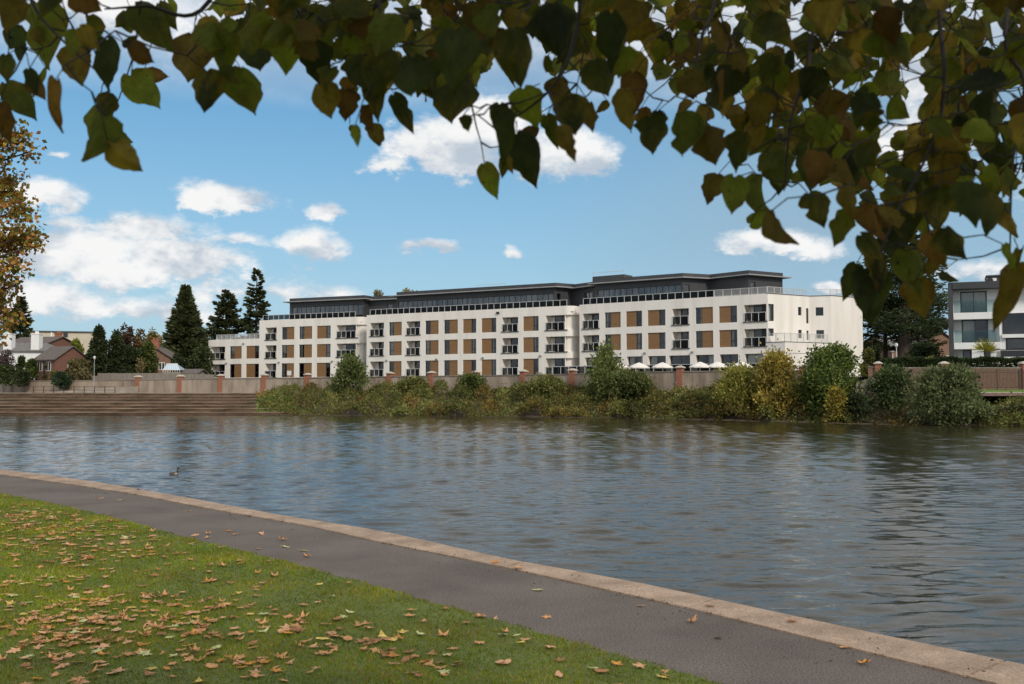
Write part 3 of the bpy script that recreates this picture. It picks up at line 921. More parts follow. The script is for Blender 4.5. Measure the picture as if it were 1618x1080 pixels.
def balcony(pl, parent, u0, u1, z0, z1, rec=1.6, ground=False, over=(0.10, 0.30), rail=True):
    """recessed balcony: dark strip along the slab edge as the part, glazed doors, side wall curtain and railing as sub-parts"""
    s = MB()
    pl.box(s, u0 - over[0], u1 + over[1], 0.004, .13, z0 - .075, z0 + .02)
    bo = s.build("balcony", M["frame"], parent)
    d = -rec + .12
    f = MB(); w = u1 - u0
    ud = lerp(u0, u1, .24)
    fr = .08
    for m in (ud, lerp(ud, u1, .5)):
        pl.box(f, m - .04, m + .04, d - .05, d + .04, z0, z1)
    pl.box(f, u0, u1, d - .045, d + .035, z1 - .10, z1 - .002)
    pl.box(f, u1 - .08, u1 - .002, d - .048, d + .038, z0, z1 - .1)
    f.build("door_frame", M["frame"], bo)
    g = MB(); g.quad(pl.W(ud, d, z0), pl.W(u1, d, z0), pl.W(u1, d, z1), pl.W(ud, d, z1)); g.build("door_glass", M["glass"], bo)
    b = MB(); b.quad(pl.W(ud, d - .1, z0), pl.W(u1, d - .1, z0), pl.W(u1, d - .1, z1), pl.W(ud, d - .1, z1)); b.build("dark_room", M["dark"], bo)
    c = MB(); c.quad(pl.W(u0 + .002, d + .02, z0), pl.W(ud - .04, d + .02, z0), pl.W(ud - .04, d + .02, z1 - .1), pl.W(u0 + .002, d + .02, z1 - .1)); c.build("inner_wall", M["render"] if not ground else M["curtain"], bo)
    if rail:
        railing(pl, bo, u0 + .03, u1 - .03, z0 + .02, 1.05, .05, n=max(2, int(w / .85)))
    return bo

def ribbon(mb, pts, z0, z1, t=.35, closed=False):
    """solid band along plan path pts (outer side on the right of travel), thickness t"""
    P = [Vector((p[0], p[1])) for p in pts]
    inner = []
    for i in range(len(P)):
        e = (P[min(i + 1, len(P) - 1)] - P[max(i - 1, 0)]).normalized()
        nn = Vector((-e.y, e.x))
        inner.append(P[i] + nn * t)
    for i in range(len(P) - 1):
        a, b, c, d = P[i], P[i + 1], inner[i + 1], inner[i]
        mb.quad((a.x, a.y, z0), (b.x, b.y, z0), (b.x, b.y, z1), (a.x, a.y, z1))
        mb.quad((c.x, c.y, z0), (d.x, d.y, z0), (d.x, d.y, z1), (c.x, c.y, z1))
        mb.quad((d.x, d.y, z0), (c.x, c.y, z0), (b.x, b.y, z0), (a.x, a.y, z0))
        mb.quad((a.x, a.y, z1), (b.x, b.y, z1), (c.x, c.y, z1), (d.x, d.y, z1))
    for k in (0, -1):
        a, d = P[k], inner[k]
        mb.quad((a.x, a.y, z0), (a.x, a.y, z1), (d.x, d.y, z1), (d.x, d.y, z0))

def block(pl, bays, floors, ztop, u0, u1, corner=None, ground_glaze=None, left_over=0.0):
    """bays: ('w', px0,px1 window, px panel end) | ('b', px0, px1)"""
    ops = []; jobs = []
    for k in floors:
        zb, zt = OPEN_BOT[k], OPEN_TOP[k]
        if k == 0 and ground_glaze is not None:
            for (a, b) in ground_glaze:
                a, b = pl.u(a, 575), pl.u(b, 575)
                ops.append((a, b, zb - .25, zt, .9)); jobs.append(("g", a, b, zb - .25, zt))
            continue
        for by in bays:
            if by[0] == "b":
                a, b = pl.u(by[1]), pl.u(by[2])
                ops.append((a, b, zb, zt, 1.6)); jobs.append(("b", a, b, zb, zt, by))
            else:
                a, m, b = pl.u(by[1]), pl.u(by[2]), pl.u(by[3])
                ops.append((a, b, zb, zt, .30)); jobs.append((by[0], a, m, b, zb, zt))
    mb = MB()
    grid_wall(pl, mb, u0, u1, ZBASE, ztop, ops)
    # parapet thickness and roof deck, body behind, left end
    mb.quad(pl.W(u0, 0, ztop), pl.W(u1, 0, ztop), pl.W(u1, -.35, ztop), pl.W(u0, -.35, ztop))
    mb.quad(pl.W(u1, -.35, ztop - .8), pl.W(u0, -.35, ztop - .8), pl.W(u0, -.35, ztop), pl.W(u1, -.35, ztop))
    mb.quad(pl.W(u0, -14, ZBASE), pl.W(u0, 0, ZBASE), pl.W(u0, 0, ztop), pl.W(u0, -14, ztop))
    mb.quad(pl.W(u0, -2.3, ZBASE), pl.W(u1, -2.3, ZBASE), pl.W(u1, -2.3, ztop - .8), pl.W(u0, -2.3, ztop - .8))
    mb.quad(pl.W(u1, -14, ZBASE), pl.W(u0, -14, ZBASE), pl.W(u0, -14, ztop), pl.W(u1, -14, ztop))
    if corner:
        R = corner
        for k, (za, zb) in enumerate([(ZBASE, OPEN_BOT[0]), (OPEN_TOP[0], OPEN_BOT[1]), (OPEN_TOP[1], OPEN_BOT[2]), (OPEN_TOP[2], ztop)]):
            pts = [pl.W(u1 + R * math.sin(a), -R + R * math.cos(a), 0) for a in np.linspace(0, math.pi / 2, 9)]
            pts += [pl.W(u1 + R, -8, 0)]
            ribbon(mb, pts, za, zb, .5)
        for k in range(3):
            pts = [pl.W(u1 + .0, -.45, 0)] + [pl.W(u1 + R * .75 * math.sin(a), -.45 - R * .75 + R * .75 * math.cos(a), 0) for a in np.linspace(0, math.pi / 2, 7)][1:] + [pl.W(u1 + R * .75, -8, 0)]
            ribbon(mb, pts, OPEN_BOT[k], OPEN_TOP[k], .3)
    mb.build("wall", M["render"], APT)
    rf = MB()
    ue = u1 + (corner or 0)
    rf.quad(pl.W(u0, -.2, ztop - .8), pl.W(ue - .1, -.2, ztop - .8), pl.W(ue - .1, -14, ztop - .8), pl.W(u0, -14, ztop - .8))
    rf.build("roof_deck", M["roofgrey"], APT)
    for j in jobs:
        if j[0] == "b":
            balcony(pl, APT, j[1], j[2], j[3], j[4], over=(0.12, 0.45 if (corner and j[5][-1] == "e") else .12))
        elif j[0] == "g":
            w = j[2] - j[1]
            n = max(2, int(w / 1.1))
            window(pl, APT, j[1], j[2], j[3], j[4], -.55, transom=False, mullions=[lerp(j[1], j[2], i / n) for i in range(1, n)], curtain=rw.random() < .6, depth=1.7)
        else:
            _, a, m, b, zb, zt = j
            if j[0] == "wp": wa, wb, pa, pb = a, m, m, b
            else: wa, wb, pa, pb = m, b, a, m
            window(pl, APT, wa, wb, zb, zt, -.2)
            p = MB(); pl.box(p, pa + .004, pb - .004, -.29, -.12, zb + .004, zt - .004)
            p.build("timber_panel", M["timber"], APT)

# three stepped wings plus the lower left end; plan positions follow the parapet line in the photograph
A0, A1 = atz(410, 506.0, ZTOP), atz(563, 500.1, ZTOP)
B0, B1 = atz(579.5, 497.7, ZTOP), atz(893.0, 482.8, ZTOP)
C0, C1 = atz(915.5, 481.3, ZTOP), atz(1212.9, 463.4, ZTOP)
PA, PB, PC = Plane(A0, A1), Plane(B0, B1), Plane(C0, C1)
uw = PA.u(329.5)
block(PA, [("b", 419.3, 436.9), ("wp", 445, 452.7, 464.8), ("wp", 472.5, 480, 493), ("pw", 500.4, 514.6, 522.3), ("b", 531.8, 562.3, "e")], (0, 1, 2), ZTOP, 0.0, PA.L, corner=1.0)
block(PA, [("b", 333, 355.8), ("wp", 363.3, 370.2, 382), ("pw", 389, 402.3, 409.6)], (0, 1), 10.45, uw, -0.01)
block(PB, [("b", 584.7, 606.5), ("wp", 614.4, 621.7, 634.6), ("b", 642, 663.8), ("wp", 671.8, 679.7, 692.9), ("wp", 701.4, 709.7, 723.2),
           ("pw", 731.3, 744.3, 752.4), ("pw", 760.8, 776, 784.1), ("b", 793.4, 818.7), ("pw", 826.6, 842.2, 851.1), ("b", 862.3, 892.6, "e")], (0, 1, 2), ZTOP, 0.0, PB.L, corner=1.2)
block(PC, [("b", 921, 946.8), ("wp", 955.7, 964.8, 980.8), ("pw", 989.3, 1005.1, 1014.6), ("pw", 1023.5, 1041.3, 1051.6), ("b", 1062.7, 1088.8),
           ("wp", 1099.2, 1109.3, 1126.9), ("pw", 1136.4, 1154.2, 1165), ("b", 1176.3, 1211.5)], (0, 1, 2), ZTOP, 0.0, PC.L,
      ground_glaze=[(924, 982), (990.5, 1015.6), (1024, 1052), (1057, 1090.5), (1099, 1128), (1137.4, 1166.6), (1177, 1206.6)])

# right-hand end: angled end face, set-back wall, far side wall
E0 = C1; E1 = atz(1278, 467.9, ZTOP); G1 = atz(1313, 467.0, ZTOP); H1 = atz(1360, 470.6, ZTOP)
H2 = H1 + (H1 - G1) * .05
PE, PG, PH = Plane(E0, E1), Plane(E1, G1), Plane(G1, H2)
def end_wall(pl, wins, mullion=False):
    ops = [(pl.u(a, y0 + 5), pl.u(b, y0 + 5), z0, z1, .25) for (a, b, y0, z0, z1) in wins]
    mb = MB()
    grid_wall(pl, mb, 0, pl.L, ZBASE, ZTOP, ops)
    mb.quad(pl.W(0, 0, ZTOP), pl.W(pl.L, 0, ZTOP), pl.W(pl.L, -.35, ZTOP), pl.W(0, -.35, ZTOP))
    mb.quad(pl.W(pl.L, -.35, ZTOP - .8), pl.W(0, -.35, ZTOP - .8), pl.W(0, -.35, ZTOP), pl.W(pl.L, -.35, ZTOP))
    mb.build("wall", M["render"], APT)
    c = MB(); pl.box(c, -.02, pl.L + .02, -.37, .05, ZTOP + .003, ZTOP + .07); c.build("coping", M["frame"], APT)
    for o in ops: window(pl, APT, o[0], o[1], o[2], o[3], -.16, transom=False, curtain=False)
end_wall(PE, [(1214.3, 1223.0, 500, OPEN_BOT[2], OPEN_TOP[2]), (1261, 1266.5, 489, 11.05, 12.1), (1274, 1277.6, 496, 10.1, 12.0),
              (1214.3, 1223.0, 540, 8.35, OPEN_TOP[1]), (1261.5, 1267, 525, 8.2, 9.25), (1274.5, 1278.2 - .4, 525, 8.0, 9.2)])
end_wall(PG, [(1289, 1301, 489, 11.05, 12.1), (1290, 1302, 525, 8.2, 9.25)])
end_wall(PH, [])
mb = MB()                        # plain backs so the end wing is closed from every side
bk = [H2, H2 + Vector((-6, 9, 0)), Vector(PC.W(PC.L - 1, -13.9, 0)), ]
for a, b in zip(bk, bk[1:]):
    mb.quad((a.x, a.y, ZBASE), (b.x, b.y, ZBASE), (b.x, b.y, ZTOP), (a.x, a.y, ZTOP))
mb.build("wall", M["render"], APT)
rf = MB()
ring = [Vector(PC.W(PC.L - 1, -13.9, 0)), Vector(PC.W(PC.L - 1, -.3, 0)), E0, E1, G1, H2, H2 + Vector((-6, 9, 0))]
rf.poly([(p.x, p.y, ZTOP - .82) for p in ring])
rf.build("roof_deck", M["roofgrey"], APT)

# single-storey terrace wing at the right end
q0 = Plane(E0, E1).W(0.02, .02, 0)
k0 = Plane(C0, C1)
TA = Vector(k0.W(PC.L - .25, .05, 0)); TB = Vector(k0.W(k0.u(1243, 541), .55, 0))
dirE = Vector((PE.e.x, PE.e.y, 0))
pT1 = Plane(TA, TB); pT2 = Plane(TB, TB + dirE * 7.6)
mb = MB(); ZT = 7.52
for pl in (pT1, pT2):
    grid_wall(pl, mb, 0, pl.L, ZBASE, ZT, [])
    mb.quad(pl.W(0, 0, ZT), pl.W(pl.L, 0, ZT), pl.W(pl.L, -.3, ZT), pl.W(0, -.3, ZT))
e = TB + dirE * 7.6
mb.quad((e.x, e.y, ZBASE), (e.x - 1.5, e.y + 3.2, ZBASE), (e.x - 1.5, e.y + 3.2, ZT), (e.x, e.y, ZT))
mb.poly([(TA.x, TA.y, ZT - .3), (TB.x, TB.y, ZT - .3), (e.x, e.y, ZT - .3), (e.x - 1.5, e.y + 3.2, ZT - .3), (TA.x + .2, TA.y + 1, ZT - .3)])
mb.build("terrace_wing", M["render"], APT)
for pl in (pT1, pT2):
    c = MB(); pl.box(c, 0.0, pl.L - .03, -.3, .04, ZT + .003, ZT + .07); c.build("coping", M["frame"], APT)
    c = MB(); pl.box(c, .1, pl.L * .93, .002, .03, 6.18, 6.24); c.build("coping", M["eaves"], APT)
    railing(pl, APT, .1, pl.L - .1, ZT + .07, 1.0, -.13, glass=None, bars=.13)

# parapet railings
railing(PA, APT, .6, PA.L - .3, ZTOP, .82, -.18)
railing(PB, APT, .5, PB.L + .2, ZTOP, .82, -.18)
railing(PC, APT, .5, PC.u(1127, 460), ZTOP, .82, -.18)
railing(PC, APT, PC.u(1127.5, 460), PC.L - .15, ZTOP, .82, -.18, glass=None, bars=.13)
for pl in (PE, PG, PH): railing(pl, APT, .15, pl.L - .15, ZTOP + .07, .78, -.2, glass=None, bars=.13)
plW = Plane(PA.W(uw, 0, 0), PA.W(-.4, 0, 0))
railing(plW, APT, 1.2, plW.L, 10.45, .85, -.6, glass=None, bars=.10)
# ground-floor terrace screen in front of the right wing
plS = Plane(PC.W(-2.5, 3.2, 0), PC.W(PC.L + 1.5, 3.2, 0))
railing(plS, APT, .2, plS.L, 3.9, 1.05, 0, n=24)
# short screen across the gap of the middle and right wings
tr = MB(); plS.box(tr, 0, plS.L + .3, -3.6, .35, ZBASE, 3.88); tr.build("terrace", M["pave"], APT)

# recessed charcoal top storey: plan from its roof line
ZR = 17.25
def pent(pts, wins, zr=ZR, depth=9.0, back=None):
    """pts: roof-line vertices left to right (world xy); walls, thin eaves, upstand; wins: (segment, px0, px1, divisions)"""
    wall, up, ea = MB(), MB(), MB()
    P = [Vector((p.x, p.y)) for p in pts]
    nrm = []
    for a, b in zip(P, P[1:]):
        e = (b - a).normalized(); nrm.append(Vector((e.y, -e.x)))
    bk = [P[-1] - nrm[-1] * depth if back is None else back[0], P[0] - nrm[0] * depth if back is None else back[1]]
    ring = P + bk
    up.prism([(p.x, p.y) for p in ring], zr - .55, zr)
    cx = sum(p.x for p in ring) / len(ring); cy = sum(p.y for p in ring) / len(ring)
    # eaves: mitred offset of the ring
    off = []
    n = len(ring)
    for i in range(n):
        e0 = (ring[i] - ring[i - 1]).normalized(); e1 = (ring[(i + 1) % n] - ring[i]).normalized()
        n0 = Vector((e0.y, -e0.x)); n1 = Vector((e1.y, -e1.x))
        m = (n0 + n1); m = m / max(m.dot(n0), .4)
        off.append(ring[i] + m * .80)
    ea.prism([(p.x, p.y) for p in off], zr - .70, zr - .56)
    ins = []
    for i in range(n):
        e0 = (ring[i] - ring[i - 1]).normalized(); e1 = (ring[(i + 1) % n] - ring[i]).normalized()
        n0 = Vector((e0.y, -e0.x)); n1 = Vector((e1.y, -e1.x))
        m = (n0 + n1); m = m / max(m.dot(n0), .4)
        ins.append(ring[i] - m * .04)
    jobs = {}
    for (seg, a, b, nd_) in wins: jobs.setdefault(seg, []).append((a, b, nd_))
    wz0, wz1 = ZTOP - .55, 15.75
    for i in range(n):
        a, b = ins[i], ins[(i + 1) % n]
        pl = Plane(a, b)
        ops = [(max(.05, pl.u(x0, 475)), min(pl.L - .05, pl.u(x1, 475)), wz0, wz1, .2) for (x0, x1, _) in jobs.get(i, [])]
        grid_wall(pl, wall, 0, pl.L, ZTOP - .8, zr - .72, ops)
        for o, (x0, x1, k) in zip(ops, jobs.get(i, [])):
            window(pl, APT, o[0], o[1], o[2], o[3], -.12, transom=False, mullions=[lerp(o[0], o[1], q / k) for q in range(1, k)], curtain=False, depth=2.2, blinds=k, glass="coated")
    w = wall.build("upper_wall", M["char"], APT)
    r = up.build("roof", M["char"], APT)
    ea.build("eaves", M["eaves"], r)
    return r
R = lambda x, y: atz(x, y, ZR)
def par(pl, px, back):              # a point behind a wing's front line
    u = pl.u(px, 465)
    q = Vector(pl.W(u, 0, 0)); k = ray(px, 465); k = k[0] / k[1]
    # slide along the view ray until it is `back` metres behind the facade
    lo, hi = q.y, q.y + 40
    for _ in range(40):
        m = (lo + hi) / 2
        dd = (Vector((k * m, m)) - pl.P).dot(pl.n)
        if dd > -back: lo = m
        else: hi = m
    return Vector((k * lo, lo, 0))
a0, a1 = par(PA, 457.5, 2.6), par(PA, 576, 3.0)
pent([a0, a1], [(0, 462, 573, 15)], depth=8)
a2 = par(PA, 600, 4.6); a3 = par(PB, 628, 5.0)
pent([par(PA, 578, 4.4) , par(PB, 630, 6.5)], [(0, 612, 620, 1)], zr=ZR - .12, depth=7)
b0, b1 = par(PB, 626.5, 3.4), par(PB, 878, 3.6)
b2 = Vector((b1.x, b1.y)) - PB.n * 6 + PB.e * 3.0
pent([b0, b1, Vector((b2.x, b2.y, 0))], [(0, 629, 875, 30), (1, 880, 886, 1)], depth=7)
pent([par(PB, 897, 6.5), par(PC, 941, 4.6)], [(0, 924, 936, 2)], zr=ZR - .1, depth=6)
c0, c1 = par(PC, 940, 3.2), par(PC, 1079, 3.4)
c2 = par(PC, 1122, 7.0); c3 = par(PC, 1183, 5.6); c4_ = c3 + Vector((PE.e.x, PE.e.y, 0)) * 6.2
pent([c0, c1, c2, c3, c4_], [(0, 944, 1076, 14), (1, 1082, 1090, 1), (3, 1187, 1194, 1)], depth=5,
     back=[Vector((c4_.x - 3, c4_.y + 5)), Vector((c0.x + 4, c0.y + 8))])
# plant enclosures with a rail on the roof
for (px, w, h, pl, bk) in ((776, 5.0, .25, PB, 7.0), (961, 5.2, .80, PC, 6.0)):
    c = par(pl, px, bk)
    p2 = Plane((c.x - pl.e.x * w / 2, c.y - pl.e.y * w / 2), (c.x + pl.e.x * w / 2, c.y + pl.e.y * w / 2))
    mb = MB(); p2.box(mb, 0, w, -2.4, 0, ZR + .002, ZR + h); o = mb.build("plant_enclosure", M["char"], APT)
    railing(p2, o, 0, w, ZR + h, .5, -.05, glass=None, post=.03)
    if h < .5: continue
# small wall lamps and a camera dome on the render
for (px, py, pl, nm) in ((787, 494, PB, "wall_camera"), (358, 573.5, PA, "wall_lamp"), (441, 572, PA, "wall_lamp"), (525, 570.5, PA, "wall_lamp"), (611, 569, PB, "wall_lamp"), (690, 567, PB, "wall_lamp"), (763, 565, PB, "wall_lamp"), (854, 562, PB, "wall_lamp"), (1019, 557.5, PC, "wall_lamp"), (1094, 556, PC, "wall_lamp"), (385, 542.5, PA, "wall_lamp")):
    u = pl.u(px, py); p = pl.W(u, 0, 0); z = zof(py, p[1])
    mb = MB(); s = .16 if nm == "wall_lamp" else .22
    pl.box(mb, u - s, u + s, .003, .18, z - s * .7, z + s * .7); pl.box(mb, u - s * .6, u + s * .6, .18, .26, z - s * .4, z + s * .4)
    mb.build(nm, M["eaves"] if nm == "wall_lamp" else M["frame"], APT)

# ---------------------------------------------------------------- terrace parasols
def parasol(name, loc):
    t = thing(name, loc, None, "parasol", "white parasols on the apartment terrace")
    x, y, z = loc
    mb = MB(); mb.tube([(x, y, z), (x, y, z + 2.42)], .035, 8); mb.build("pole", M["steel"], t)
    mb = MB(); mb.tube([(x, y, z), (x, y, z + .08)], .32, 12); mb.build("base", M["frame"], t)
    mb = MB(); n = 8
    R0, R1 = 1.28, .10
    rim = [(x + R0 * math.cos(2 * math.pi * k / n), y + R0 * math.sin(2 * math.pi * k / n), z + 1.86) for k in range(n)]
    mid = [(x + .7 * math.cos(2 * math.pi * k / n), y + .7 * math.sin(2 * math.pi * k / n), z + 2.20) for k in range(n)]
    top = [(x + R1 * math.cos(2 * math.pi * k / n), y + R1 * math.sin(2 * math.pi * k / n), z + 2.44) for k in range(n)]
    for k in range(n):
        j = (k + 1) % n
        mb.quad(rim[k], rim[j], mid[j], mid[k]); mb.quad(mid[k], mid[j], top[j], top[k])
        lo = [(p[0], p[1], p[2] - .12) for p in (rim[k], rim[j])]
        mb.quad(lo[0], lo[1], rim[j], rim[k])
    mb.poly(top)
    mb.build("canopy", M["canvas"], t)
    return t
UZ = 2.62
par0 = None
names = ["white parasol beside the tall feathery shrub, leftmost of the six on the apartment terrace", "second white terrace parasol from the left, just right of the feathery shrub",
         "third white terrace parasol from the left, beside a brick pier of the flood wall", "fourth white terrace parasol from the left, left one of an overlapping pair",
         "fifth white terrace parasol from the left, right one of an overlapping pair", "white parasol behind the yellow willow shrub, rightmost of the six on the terrace"]
for i, (px, Y) in enumerate(((978, 119), (1010, 119), (1047, 118), (1106.5, 116), (1134, 115.5), (1172, 114.5))):
    loc = (col(px) * Y, Y, UZ)
    if par0 is None: par0 = parasol("parasol", loc); o = par0
    else:
        o = copy_tree(par0); o.location = loc
    o["label"] = names[i]

# ---------------------------------------------------------------- white modern house on the right
YH = 102.0
def hx(zx): return 1330 + zx / 3.726
def hy(zy): return 400 + zy / 3.726
HP = Plane((at(1499.5, 540, YH).x, YH), (at(1499.5, 540, YH).x + 9.17, YH - 4.0))
MH = thing("modern_house", (HP.P.x, HP.P.y, 3.0), "white modern house with a dark grey frame and glass balconies behind the hedge", "house")
def hu(zx): return HP.u(hx(zx), 540)
def hz(zy): return zof(hy(zy), YH)
ue = 17.0
mb = MB(); HP.box(mb, hu(632), hu(660), -9, .15, 3.0, hz(174)); HP.box(mb, hu(660) + .002, ue, -9, .25, hz(213), hz(174)); mb.build("outer_frame", M["char"], MH)
wops = [(hu(704), hu(863), hz(353), hz(222), .25), (hu(709), hu(867), hz(528), hz(388), .25), (hu(712), hu(765), hz(640), hz(567), .25)]
mb = MB(); grid_wall(HP, mb, hu(661), ue, 3.0, hz(213) - .003, wops, d=-1.2)
HP.box(mb, hu(930), ue, -8, -.02, 3.0, hz(372))
mb.build("wall", M["white"], MH)
window(HP, MH, hu(704), hu(863), hz(353), hz(222), -1.3, transom=False, mullions=[hu(784)], curtain=True, depth=2.5, fw=.12)
window(HP, MH, hu(709), hu(867), hz(528), hz(388), -1.3, transom=False, mullions=[hu(788)], curtain=True, depth=2.5, fw=.12)
window(HP, MH, hu(712), hu(765), hz(640), hz(567), -1.3, transom=False, curtain=False, depth=2.0, fw=.1)
for (z1, z0) in ((352, 391), (527, 565)):
    mb = MB(); HP.box(mb, hu(661), hu(929), -1.19, .10, hz(z0), hz(z1)); bo = mb.build("balcony", M["white"], MH)
    g = MB(); HP.box(g, hu(664), hu(914), .04, .06, hz(z1) + .003, hz(z1) + 1.25); g.build("glass_screen", M["clearglass"], bo)
window(HP, MH, hu(951), ue - .3, hz(482), hz(362), .03, transom=False, mullions=[lerp(hu(951), ue, .55)], curtain=False, depth=.0 + .04, fw=.1)
window(HP, MH, hu(970), ue - .3, hz(570), hz(505), .03, transom=False, mullions=[lerp(hu(970), ue, .5)], curtain=False, depth=.04, fw=.1)
mb = MB(); HP.box(mb, hu(945), ue, .0, .35, hz(504), hz(484)); mb.build("sill", M["white"], MH)
mb = MB(); HP.box(mb, hu(925), ue, 2.4, 2.45, hz(617), hz(582)); HP.box(mb, hu(925), ue, 2.38, 2.47, hz(580.5), hz(575)); mb.build("terrace_screen", M["frame"], MH)
mb = MB(); HP.box(mb, hu(832), hu(924), 1.9, 2.2, 3.0, hz(578)); mb.build("terrace_wall", M["white"], MH)
mb = MB(); HP.box(mb, hu(865), hu(1000), -6, -2.6, hz(174) + .002, hz(131)); HP.box(mb, hu(863), hu(1010), -6.1, -2.4, hz(131) + .002, hz(124)); rb = mb.build("roof_room", M["char"], MH)
mb = MB(); HP.box(mb, hu(868), hu(925), -2.38, -1.6, hz(174) + .004, hz(147)); rb2 = mb.build("air_unit", M["plastic_white"], MH)
mb = MB()
for q in range(14):
    a = 2 * math.pi * q / 14; cu = hu(885); cz = hz(160)
    mb.quad(HP.W(cu, -1.58, cz), HP.W(cu + .3 * math.cos(a), -1.58, cz + .3 * math.sin(a)), HP.W(cu + .3 * math.cos(a + .225), -1.58, cz + .3 * math.sin(a + .225)), HP.W(cu + .3 * math.cos(a + .45), -1.58, cz + .3 * math.sin(a + .45)))
mb.build("fan_grille", M["frame"], rb2)
mb = MB(); HP.box(mb, hu(1035), hu(1068), -2.0, -1.2, hz(174) + .004, hz(136)); mb.build("chimney", M["char"], MH)

pl_c = HP.W(hu(796), 2.3, 3.0)
mb = MB(); HP.box(mb, hu(762), hu(829), 1.8, 2.8, 3.0, hz(577)); 
pb = mb.build("planter_box", M["white"], None, loc=pl_c); tag(pb, "square white planter box in front of the modern house's terrace", "planter")

# spiky yellow plant in a pot
rng = np.random.default_rng(5)
sc = np.array(HP.W(hu(842), 2.4, 0)); sc[2] = 3.0
st = thing("spiky_plant", tuple(sc), "yellow spiky-leaved potted plant beside the white planter box", "plant")
mb = MB(); mb.tube([(sc[0], sc[1], 3.0), (sc[0], sc[1], hz(590))], [.35, .45], 12); mb.build("pot", M["frame"], st)
n = 130
an = rng.uniform(0, 6.283, n); e = rng.uniform(.15, 1.5, n)
Aa = np.stack([np.cos(an) * np.cos(e), np.sin(an) * np.cos(e), np.sin(e)], 1)
C = np.repeat(np.array([[sc[0], sc[1], hz(590)]]), n, 0) + Aa * .05
V, Fq, tc = rhombs(C, Aa, rng.uniform(.9, 1.7, n), .12, palette(rng, n, [(.42, .36, .05, 2), (.22, .26, .05, 1)]), rng)
np_mesh("leaf_rosette", V, Fq, tc, M["foliage"], st)

# clipped hedge on top of the garden wall
rng = np.random.default_rng(6)
hpt = []
x0, x1 = col(1395) * 95.5, col(1660) * 94.5
n = 26000
U = rng.uniform(0, 1, n); zz0 = zof(579.5, 95); zz1 = zof(568.5, 95)
face = rng.integers(0, 3, n)
Xh = lerp(x0, x1, U); Yh = np.where(face == 0, 94.4, 94.4 + rng.uniform(0, 1.6, n)) - U * .8; Zh = np.where(face == 0, rng.uniform(zz0 - .8, zz1, n), zz1 + rng.normal(size=n) * .05)
Zh += np.where(face > 0, .08 * np.sin(Xh * 1.7) + .05 * np.sin(Xh * 4.1), 0)
P = np.stack([Xh, Yh, Zh], 1)
V, Fq, tc = rhombs(P, unit(rng.normal(size=(n, 3)) + np.array([0, -.6, .4])), rng.uniform(.12, .3, n), .13, palette(rng, n, [(.035, .055, .018, 2), (.055, .08, .025, 1)]), rng)
hb = np_mesh("hedge", V, Fq, tc, M["foliage"], None, loc=(lerp(x0, x1, .5), 95, 3.0))
tag(hb, "long clipped dark green hedge on top of the garden wall below the modern house", "hedge")
# ---------------------------------------------------------------- houses on the left
def house(name, label, c, w, l, eave, ridge, rot, wall, roof, base=3.0, hip=0.0, chimneys=(), wins=(), cat="house"):
    """gabled (or hipped) house; local x across the gable, local y along the ridge (0 = near gable)"""
    t = thing(name, (c[0], c[1], base), label, cat)
    cs, sn = math.cos(rot), math.sin(rot)
    def G(x, y, z): return (c[0] + x * cs - y * sn, c[1] + x * sn + y * cs, z)
    h = w / 2
    mb = MB()
    for (x0, y0, x1, y1) in ((-h, 0, h, 0), (h, 0, h, l), (h, l, -h, l), (-h, l, -h, 0)):
        mb.quad(G(x0, y0, base), G(x1, y1, base), G(x1, y1, eave), G(x0, y0, eave))
    if not hip:
        mb.poly([G(-h, 0, eave), G(h, 0, eave), G(0, 0, ridge - .1)]); mb.poly([G(h, l, eave), G(-h, l, eave), G(0, l, ridge - .1)])
    mb.build("wall", M[wall], t)
    r = MB(); o = .35; k = (ridge - eave) / h
    e = eave - o * k + .05
    for s in (-1, 1):
        a, b = G(s * (h + o), -o, e), G(s * (h + o), l + o, e)
        p, q = G(0, -o + hip, ridge), G(0, l + o - hip, ridge)
        r.quad(a, b, q, p)
        a2, b2 = G(s * (h + o), -o, e - .15), G(s * (h + o), l + o, e - .15)
        r.quad(a, b, b2, a2)
        if not hip:
            p2, q2 = G(0, -o, ridge - .15), G(0, l + o, ridge - .15)
            r.quad(a, p, p2, a2); r.quad(b, q, q2, b2)
    if hip:
        r.poly([G(-h - o, -o, e), G(h + o, -o, e), G(0, -o + hip, ridge)]); r.poly([G(h + o, l + o, e), G(-h - o, l + o, e), G(0, l + o - hip, ridge)])
    ro = r.build("roof", M[roof], t)
    for (x, y, sx, sy, zt, mt) in chimneys:
        m = MB(); q = G(x, y, 0)
        m.box(-sx, sx, -sy, sy, ridge - 2.4, zt, rot=rot, c=(q[0], q[1], 0)); m.box(-sx - .07, sx + .07, -sy - .07, sy + .07, zt + .002, zt + .14, rot=rot, c=(q[0], q[1], 0))
        ch = m.build("chimney", M[mt], t)
        for dx in (-.5, .5):
            m = MB(); m.tube([G(x + dx * sx, y, zt + .14), G(x + dx * sx, y, zt + .55)], [.14, .11], 8); m.build("chimney_pot", M["brick"] if mt != "plastic_white" else M["plastic_white"], ch)
    for (side, a, b, z0, z1) in wins:
        if side == "f": pl = Plane(G(-h, 0, 0), G(h, 0, 0))
        elif side == "r": pl = Plane(G(h, 0, 0), G(h, l, 0))
        else: pl = Plane(G(-h, l, 0), G(-h, 0, 0))
        f = MB(); pl.box(f, a, b, .003, .06, z0, z1); fo = f.build("window", M["plastic_white"], t)
        g = MB()
        n = max(1, round((b - a) / .6))
        for i in range(n):
            u0, u1 = lerp(a, b, i / n) + .06, lerp(a, b, (i + 1) / n) - .06
            pl.box(g, u0, u1, .062, .07, z0 + .08, z1 - .08)
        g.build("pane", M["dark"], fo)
    return t
def P2(px, Y): return (col(px) * Y, Y)
Yc = 153
